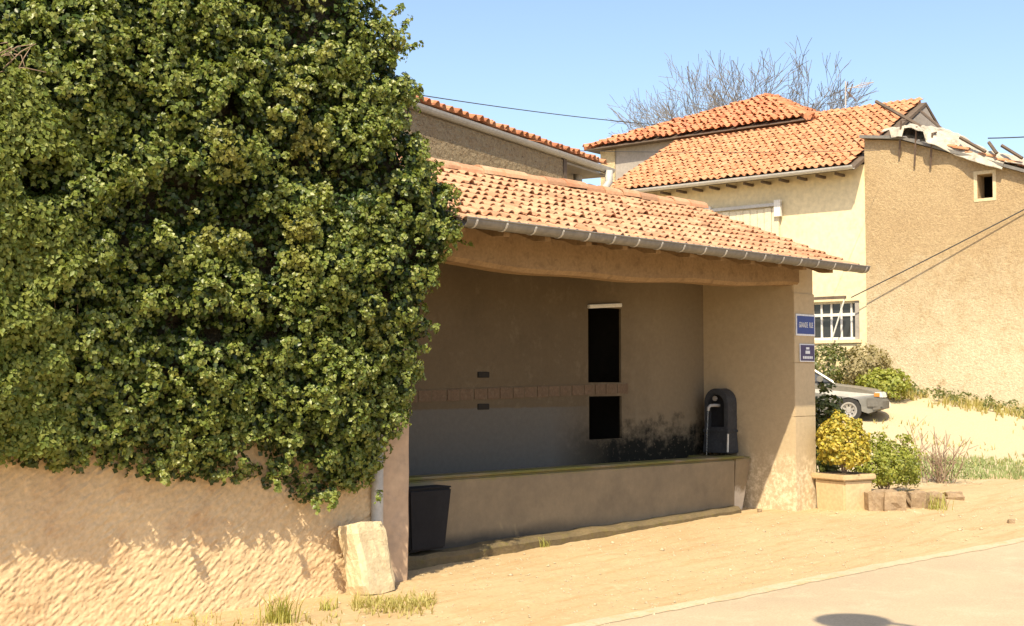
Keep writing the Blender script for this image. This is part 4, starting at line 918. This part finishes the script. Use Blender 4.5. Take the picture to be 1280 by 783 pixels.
# ================================================================== parked car
def make_car():
    cw = onground(1061, 528.5); hd = np.array([.50, -.866, 0.]); hd /= np.linalg.norm(hd); lf = np.array([-hd[1], hd[0], 0.])
    zg = float(gz(cw[0], cw[1])); cw = depthpt(1061, 529, 29.0)
    ctr = cw + lf * .72 - hd * 1.22    # visible front right wheel sits at x=+1.22, y=-.72
    base = np.array([ctr[0], ctr[1], cw[2]])
    root = thing('parked_car', 'grey hatchback car parked nose out beside the barn wall', 'car', base)
    T = lambda x, y, z: base + hd * x + lf * y + np.array([0, 0, z])
    def arc(cx, r_, a0, a1, n): return [(cx + r_ * math.cos(a), .29 + r_ * math.sin(a)) for a in np.linspace(a0, a1, n)]
    prof = [(2.02, .30), (2.06, .46), (2.05, .58), (2.0, .70), (1.86, .77), (1.5, .83), (1.1, .88), (.82, .92), (-1.2, .97), (-1.95, .98), (-2.05, .85), (-2.08, .5), (-2.02, .28)]
    low = [(-1.6, .22)] + arc(-1.25, .345, math.pi * 1.02, -.02 * math.pi, 9) + [(-.8, .19), (.8, .19)] + arc(1.22, .345, math.pi * 1.02, -.02 * math.pi, 9) + [(1.75, .22)]
    pr = prof + low; ys = [-.83, -.80, -.70, -.45, 0, .45, .70, .80, .83]
    P = []
    for y_ in ys:
        e = abs(y_) / .83; row = []
        for x_, z_ in pr:
            k = max(0, (abs(x_) - 1.3) / .75); xx = x_ - math.copysign(.17 * k * e ** 3, x_); zz_ = z_ - (.05 * e ** 4 if z_ > .6 else 0); yy_ = y_ * (1 - .05 * k * k) * (1 - .035 * max(0, (z_ - .6) / .4))
            row.append(T(xx, yy_, zz_))
        P.append(row + [row[0]])
    mb = MB(); mb.grid(np.array(P)); n = len(pr) + 1
    mb.f.append(tuple(range(n - 1))); mb.f.append(tuple(range(8 * n, 8 * n + n - 1)[::-1])); body = mb.build('body', M['car'], root)
    # greenhouse
    gp = [(.92, .90), (.18, 1.36), (-.9, 1.40), (-1.65, 1.30), (-2.0, .96)]
    lo = [(x_, y_) for x_, y_ in gp]
    mb = MB(); A_ = [T(x_, -.72 + .16 * (z_ - .9) / .5, z_) for x_, z_ in gp]; B_ = [T(x_, .72 - .16 * (z_ - .9) / .5, z_) for x_, z_ in gp]; mb.prism(A_, B_); cabin = mb.build('cabin_glass', M['pane'], root, .03)
    mb = MB(); rp = [(.20, 1.355), (-.9, 1.395), (-1.66, 1.295)]
    mb.prism([T(x_, -.575, z_ - .02) for x_, z_ in rp] + [T(x_, -.575, z_ + .03) for x_, z_ in rp[::-1]], [T(x_, .575, z_ - .02) for x_, z_ in rp] + [T(x_, .575, z_ + .03) for x_, z_ in rp[::-1]]); mb.build('roof', M['car'], root, .015)
    for s_ in (-1, 1):
        mb = MB(); mb.tube([T(.93, s_ * .73, .89), T(.19, s_ * .59, 1.37)], .035, 6); mb.build('windscreen_pillar', M['car'], root)
        mb = MB(); mb.tube([T(-.2, s_ * .735, .92), T(-.3, s_ * .585, 1.38)], .035, 6); mb.build('door_pillar', M['car'], root)
    # bumper wraps round the nose
    mb = MB(); rows = []
    for y_ in np.linspace(-.86, .86, 17):
        e = abs(y_) / .86; x_ = 2.13 - .22 * e ** 4
        rows.append([T(x_ - .16, y_ * .97, .30), T(x_ - .01, y_, .33), T(x_, y_, .50), T(x_ - .05, y_, .555), T(x_ - .2, y_ * .97, .555)])
    mb.grid(np.array(rows)); mb.f.append((0, 1, 2, 3, 4)); mb.f.append(tuple(range(80, 85))); bpr = mb.build('front_bumper', M['car_trim'], root)
    mb = MB(); mb.box(1.62, 1.96, -.856, -.80, .36, .56, T); mb.box(1.62, 1.96, .80, .856, .36, .56, T); mb.build('bumper_side', M['car_trim'], bpr, .015)
    mb = MB(); mb.box(-.85, .9, -.853, -.82, .44, .52, T); mb.box(-.85, .9, .82, .853, .44, .52, T); mb.build('side_moulding', M['car_trim'], root, .01)
    MB().box(2.03, 2.075, -.42, .42, .575, .69, T).build('grille', M['tyre'], root, .01)
    MB().box(2.10, 2.14, -.26, .26, .38, .47, T).build('number_plate', M['white_paint'], root)
    for s_ in (-1, 1):
        mb = MB(); y0, y1 = s_ * .44, s_ * .775
        mb.prism([T(2.075, y0, .575), T(2.045, y0, .70), T(1.90, y0, .70), T(1.90, y0, .575)], [T(1.97, y1, .575), T(1.93, y1, .70), T(1.72, y1, .695), T(1.72, y1, .575)]); mb.build('headlight', M['lamp_lens'], root, .012)
        MB().box(1.78, 1.90, min(s_ * .77, s_ * .815), max(s_ * .77, s_ * .815), .60, .68, T).build('indicator', M['amber'], root)
        MB().tube([T(.62, s_ * .74, .98), T(.60, s_ * .90, 1.0)], [.05, .075], 8).build('mirror', M['car_trim'], root)
    for x_ in (1.22, -1.25):
        for s_ in (-1, 1):
            y0, y1 = s_ * .64, s_ * .815; mb = MB(); pts = [(.17, y1 - s_ * .01), (.20, y1), (.27, y1), (.29, y1 - s_ * .03), (.29, y0 + s_ * .03), (.27, y0), (.17, y0)]
            ring = [[T(x_ + r_ * math.cos(a), yv, .29 + r_ * math.sin(a)) for r_, yv in pts] for a in np.linspace(0, 2 * math.pi, 29)]
            mb.grid(np.array(ring)); wh = mb.build('wheel', M['tyre'], root, smooth=False)
            mb = MB(); ring = [[T(x_ + r_ * math.cos(a), yv, .29 + r_ * math.sin(a)) for r_, yv in ((.0, y1 - s_ * .02), (.05, y1 - s_ * .02), (.07, y1 - s_ * .04), (.135, y1 - s_ * .035), (.15, y1 - s_ * .005), (.185, y1 - s_ * .004), (.185, y0))] for a in np.linspace(0, 2 * math.pi, 25)]
            mb.grid(np.array(ring)); mb.build('rim', M['chrome'], wh)
            for i in range(8):
                a = 2 * math.pi * i / 8; c = T(x_ + .105 * math.cos(a), y1 - s_ * .032, .29 + .105 * math.sin(a)); MB().tube([c, c + lf * s_ * .006], .020, 8).build('wheel_hole', M['tyre'], wh)
    MB().tube([T(1.22, -.6, .29), T(1.22, .6, .29)], .05, 6).build('axle', M['tyre'], root)
    MB().box(-1.9, 1.85, -.62, .62, .24, .60, T).build('underbody', M['tyre'], root)
    return base
carb = make_car()

# ================================================================== planter and planting by the pier
pc = np.array([7.46, -.37, 0.]); pz = .175
pn = thing('flower_planter', 'square pale concrete planter with moulded rim beside the pier', 'planter', (pc[0], pc[1], pz))
def sq(h_, z, a=math.radians(-13)): return [(pc[0] + h_ * (math.cos(a) * sx_ - math.sin(a) * sy_), pc[1] + h_ * (math.sin(a) * sx_ + math.cos(a) * sy_), z) for sx_, sy_ in ((-1, -1), (1, -1), (1, 1), (-1, 1))]
MB().prism(sq(.255, pz - .05), sq(.272, pz + .40)).build('body', M['planter'], pn, .02)
mb = MB(); mb.prism(sq(.305, pz + .395), sq(.315, pz + .475)); mb.build('rim', M['planter'], pn, .018)
MB().prism(sq(.25, pz + .45), sq(.25, pz + .482)).build('soil', M['soil'], pn)
bush('planter_shrub', 'rounded yellow variegated shrub growing in the concrete planter', 'shrub', (pc[0] - .03, pc[1] - .02, pz + .47), (.33, .33, .40), 330, .045, M['yellow_leaf'], 13, .07, 31, 6)
lsq = atY(1036, 600, .22)
bush('leafy_sprig', 'dark green leafy climber rising between the pier and the yellow shrub', 'shrub', (lsq[0], .22, .2), (.20, .20, .88), 190, .06, M['dark_leaf'], 11, .08, 37, 6, None, -.9)
gb_ = onground(1122, 622)
bush('green_shrub', 'bright green rounded shrub behind the rubble edging', 'shrub', (gb_[0] + .18, gb_[1] + .30, float(gz(gb_[0], gb_[1]))), (.56, .52, .44), 560, .036, M['green_leaf'], 14, .075, 41, 8, None, -.7, .5)
# rubble edging stones
r2 = random.Random(4)
def stone(name, c, s3, yaw, label, seed, m=M['rock'], group=None):
    b_ = bmesh.new(); bmesh.ops.create_cube(b_, size=1); bmesh.ops.subdivide_edges(b_, edges=b_.edges, cuts=3, use_grid_fill=True)
    for v in b_.verts:
        x_, y_, z_ = v.co; L = max(1e-4, math.sqrt(x_ * x_ + y_ * y_ + z_ * z_)); k = .72 + .28 * (.5 / L) * 1.2
        k *= 1 + .55 * (float(vn(x_ * 3 + seed, y_ * 3 + z_ * 4, seed)) - .5)
        v.co = Vector((x_ * k * s3[0], y_ * k * s3[1], z_ * k * s3[2]))
    me = bpy.data.meshes.new(name); b_.to_mesh(me); b_.free(); me.materials.append(m)
    o = link(bpy.data.objects.new(name, me)); o.location = [float(q) for q in c]; o.rotation_euler = (r2.uniform(-.08, .08), r2.uniform(-.08, .08), yaw); return tag(o, label, 'stone', group)
for i, (px_, py_, w_, h_) in enumerate([(1097, 640, .24, .30), (1122, 640, .30, .31), (1149, 638, .28, .28), (1174, 633, .26, .20), (1196, 627, .24, .14)]):
    p = onground(px_, py_)
    stone('edging_stone', (p[0] + .08, p[1] + .10, gz(p[0], p[1]) + h_ * .36), (w_, .30, h_), -.72 + r2.uniform(-.12, .12), ['rough brown edging stone touching the planter', 'second edging stone from the planter, broad and squared', 'third edging stone from the planter, below the green shrub', 'fourth edging stone from the planter, low with a weed beside it', 'last and lowest edging stone, farthest from the planter'][i], 3 + i, M['rock'], 'stones edging the planted bed')
for i, (px_, py_, w_) in enumerate([(1006, 634, .16), (948, 640, .07), (1262, 655, .10)]):
    p = onground(px_, py_); stone('loose_stone', (p[0], p[1] - .02, gz(p[0], p[1]) + w_ * .2), (w_, w_ * .8, w_ * .7), r2.random(), ['small dark stone lying between the pier foot and the planter', 'small stone at the foot of the trough end', 'small stone lying alone on the sandy verge'][i], 20 + i, M['rock'])
# bare twiggy shrub
p = onground(1175, 604)
ts = thing('twiggy_shrub', 'leafless reddish twiggy shrub beside the green shrub', 'shrub', (p[0], p[1], float(gz(p[0], p[1]))))
rt2 = random.Random(9)
for i in range(34):
    a = rt2.uniform(0, 6.28); sp = rt2.uniform(.1, 1.1); L = rt2.uniform(.45, 1.05); b0 = np.array([p[0] + rt2.gauss(0, .12), p[1] + rt2.gauss(0, .12), float(gz(p[0], p[1])) - .03])
    d0_ = np.array([math.cos(a) * sp, math.sin(a) * sp, 1.]); d0_ /= np.linalg.norm(d0_); p1 = b0 + d0_ * L * .5; p2 = p1 + (d0_ + np.array([rt2.gauss(0, .25), rt2.gauss(0, .25), .2])) * L * .45
    mb = MB(); mb.tube([b0, p1, p2], [.009, .007, .004], 4)
    for k_ in range(3):
        q1 = p1 * (1 - k_ / 3) + p2 * k_ / 3; mb.tube([q1, q1 + np.array([rt2.gauss(0, .12), rt2.gauss(0, .12), rt2.uniform(.05, .25)])], [.005, .003], 4)
    mb.build('twig', M['twig'], ts)
cc = np.array([[p[0] + rt2.gauss(0, .45), p[1] + rt2.gauss(0, .3), float(gz(p[0], p[1])) + rt2.uniform(.05, .35)] for _ in range(60)])
leaf_cloud('sparse_leaves', cc, np.tile([[0, -.4, .9]], (60, 1)), .07, 7, .03, M['dark_leaf'], ts, .5, 77)

# ================================================================== bushes and weeds round the yard
def G(px_, py_, back=0): q = onground(px_, py_); return (q[0], q[1], float(gz(q[0], q[1])))
def wallfoot(px_, off): u_ = wuz(px_, 490)[0]; q = wm(u_, off, 0); return (q[0], q[1], float(gz(q[0], q[1])))
bush('dry_bush', 'dry straw-coloured bush against the barn wall beyond the car bonnet', 'bush', wallfoot(1098, .7), (.75, .6, .62), 260, .06, M['bush_dry'], 12, .14, 51, 10)
bush('green_bush', 'pale green weedy bush in front of the car bumper', 'bush', wallfoot(1138, 1.6), (.55, .6, .40), 240, .07, M['green_leaf'], 12, .12, 53, 6)
bush('scrub_bush', 'low olive scrub behind the car against the barn wall', 'bush', wallfoot(1045, .6), (1.0, 1.1, .55), 300, .07, M['dark_leaf'], 11, .15, 55, 8)
r = np.random.default_rng(91)
def patch(name, label, pts, h, m, width=.012, lean=.5, seed=1, per=1, cat='grass'):
    o = grass(name, np.array(pts), h, m, None, width, lean, seed, per); o['kind'] = 'stuff'; o['label'] = label; o['category'] = cat; return o
u_ = r.uniform(-2.5, 8, 900); off = np.abs(r.normal(.5, .45, 900)) + .08; P = np.array([wm(a_, b_, 0) for a_, b_ in zip(u_, off)]); P[:, 2] = gz(P[:, 0], P[:, 1]); P = P[vn(P[:, 1] * 1.4, P[:, 0] * 0, 3) > .3]
patch('wall_foot_weeds', 'dry yellow weeds growing along the foot of the barn wall', P, .26, M['grass_dry'], .008, 1., 3, 6)
u_ = r.uniform(-2, 7, 160); off = np.abs(r.normal(.4, .3, 160)) + .1; P = np.array([wm(a_, b_, 0) for a_, b_ in zip(u_, off)]); P[:, 2] = gz(P[:, 0], P[:, 1]) + r.uniform(.05, .25, len(P))
o = leaf_cloud('wall_foot_greenery', P, np.tile([[-.4, -.4, .8]], (len(P), 1)), .12, 12, .06, M['dark_leaf'], None, .5, 7); o['kind'] = 'stuff'; o['label'] = 'low leafy weeds among the dry grass below the barn wall'; o['category'] = 'weeds'
c0 = np.array(G(1262, 588)); X_ = r.uniform(-2.2, 3.5, 5200); Y_ = r.uniform(-1.1, 1.2, 5200); k = (X_ / 2.6) ** 2 + (Y_ / 1.1) ** 2 < 1.4 * vn(X_ * 1.3, Y_ * 1.3, 3) + .5
dx_ = R_[0] * X_ + F_[0] * Y_ * 1.4; dy_ = R_[1] * X_ + F_[1] * Y_ * 1.4; P = np.stack([c0[0] + dx_, c0[1] + dy_, 0 * X_], -1)[k]; P[:, 2] = gz(P[:, 0], P[:, 1])
patch('lawn_patch', 'soft green patch of grass at the edge of the gravel yard', P, .11, M['grass_lawn'], .009, .5, 5, 2)
X_ = r.uniform(9, 22, 900); Y_ = r.uniform(-1.2, 6, 900); k = vn(X_ * .9, Y_ * .9, 8) > .6; P = np.stack([X_, Y_, gz(X_, Y_)], -1)[k]
patch('yard_weeds', 'scattered short dry weeds on the gravel yard', P, .13, M['grass_dry'], .01, .8, 6, 3)
def tuft(label, px_, py_, n, spread, h, m, seed, name='grass_tuft', width=.007):
    rr_ = np.random.default_rng(seed); c = np.array(G(px_, py_)); width = .0042; P = c + np.c_[rr_.normal(0, spread, (n, 2)), np.zeros(n)]; P[:, 2] = gz(P[:, 0], P[:, 1])
    o = grass(name, P, h, m, None, width, .9, seed); return tag(o, label, 'grass')
tuft('tall yellow-green grass tuft at the foot of the garden wall', 350, 778, 170, .06, .26, M['grass_green'], 61)
tuft('small weed tuft between the tall grass and the guard stone', 408, 762, 60, .04, .12, M['grass_green'], 62)
tuft('tiny weed at the foot of the plinth below the trough', 680, 684, 40, .035, .12, M['grass_green'], 63)
tuft('weed tuft growing out of the rubble edging stones', 1172, 638, 90, .10, .26, M['grass_green'], 64)
P = []
for i in range(420):
    q = G(r.uniform(440, 545), r.normal(757, 6)); P.append(q)
patch('verge_grass', 'low yellowing grass on the verge in front of the guard stone', P, .085, M['grass_dry'], .004, 1.3, 8, 3)
P = [G(r.uniform(160, 430), r.normal(781, 6)) for i in range(160)]
patch('wall_base_grass', 'sparse dry grass along the base of the garden wall', P, .09, M['grass_dry'], .004, 1.2, 9, 2)
P = [G(690 + 235 * t_ + r.normal(0, 3), 670 - 31 * t_ + abs(r.normal(0, 3))) for t_ in r.random(170)]
patch('plinth_moss', 'thin moss and dead leaves in the angle below the trough', P, .035, M['bush_dry'], .009, 1.2, 10, 2, 'moss')
# gravel and pebbles scattered on the dirt
rp = np.random.default_rng(8); n = 5200; X_ = rp.uniform(-4, 12, n); Y_ = rp.uniform(-3.0, .3, n); s_ = rp.exponential(.004, n) + .003
ct = np.stack([X_, Y_, gz(X_, Y_) + (.05 * (fbm(X_ * .9, Y_ * .9, 3) - .5) + .018 * (fbm(X_ * 5, Y_ * 5, 9) - .5)) * np.clip((Y_ - RL(X_) + .1) / .5, 0, 1) + s_ * .2], -1)
oc = np.array([(1, 0, 0), (-1, 0, 0), (0, 1, 0), (0, -1, 0), (0, 0, .7), (0, 0, -.7)]); of = np.array([(0, 2, 4), (2, 1, 4), (1, 3, 4), (3, 0, 4), (2, 0, 5), (1, 2, 5), (3, 1, 5), (0, 3, 5)])
th = rp.uniform(0, 6.28, n); V = oc[None] * s_[:, None, None] * rp.uniform(.7, 1.3, (n, 6, 1)); Vx = V[..., 0] * np.cos(th)[:, None] - V[..., 1] * np.sin(th)[:, None]; Vy = V[..., 0] * np.sin(th)[:, None] + V[..., 1] * np.cos(th)[:, None]
V = np.stack([Vx, Vy, V[..., 2]], -1) + ct[:, None]; o = npmesh('pebbles', V.reshape(-1, 3), (of[None] + np.arange(n)[:, None, None] * 6).reshape(-1, 3), M['gravel'], None)
o['kind'] = 'stuff'; o['label'] = 'small pale pebbles scattered over the dirt verge'; o['category'] = 'pebbles'
# short dark post at the yard edge
p = G(1284, 572)
o = tag(MB().tube([(p[0], p[1], p[2] - .1), (p[0], p[1], p[2] + .5)], [.05, .045], 8).build('short_post', M['wood_dark'], None), 'short dark post standing by the lawn patch', 'post')

# ================================================================== street lamp across the road, its shadow falls on the road
sp = onground(1066, 777); 
hp = sp - LIGHT * (5.6 / -LIGHT[2])
lp = thing('street_lamp', 'grey street lamp with wide round shade arching over the road', 'street lamp', (hp[0] - .2, -10.3, -.2))
MB().tube([(hp[0] - .2, -10.3, -.3), (hp[0] - .2, -10.3, 4.6), (hp[0] - .17, -9.9, 5.6), (hp[0] - .1, -9.0, 6.0), (hp[0], hp[1] - .1, hp[2] + .14)], [.07, .06, .04, .035, .03], 10).build('post', M['lamp_metal'], lp)
mb = MB(); ring = [[(hp[0] + r_ * math.cos(a), hp[1] + r_ * math.sin(a), hp[2] + z_) for r_, z_ in ((.03, .14), (.10, .12), (.22, .06), (.30, 0), (.28, -.01), (.02, .06))] for a in np.linspace(0, 2 * math.pi, 25)]
mb.grid(np.array(ring)); mb.build('lamp_shade', M['lamp_metal'], lp)
mb = MB(); ring = [[(hp[0] + r_ * math.cos(a), hp[1] + r_ * math.sin(a), hp[2] + z_) for r_, z_ in ((.0, -.08), (.05, -.07), (.07, -.02), (.05, .05))] for a in np.linspace(0, 2 * math.pi, 13)]
mb.grid(np.array(ring)); mb.build('bulb', M['lamp_lens'], lp)
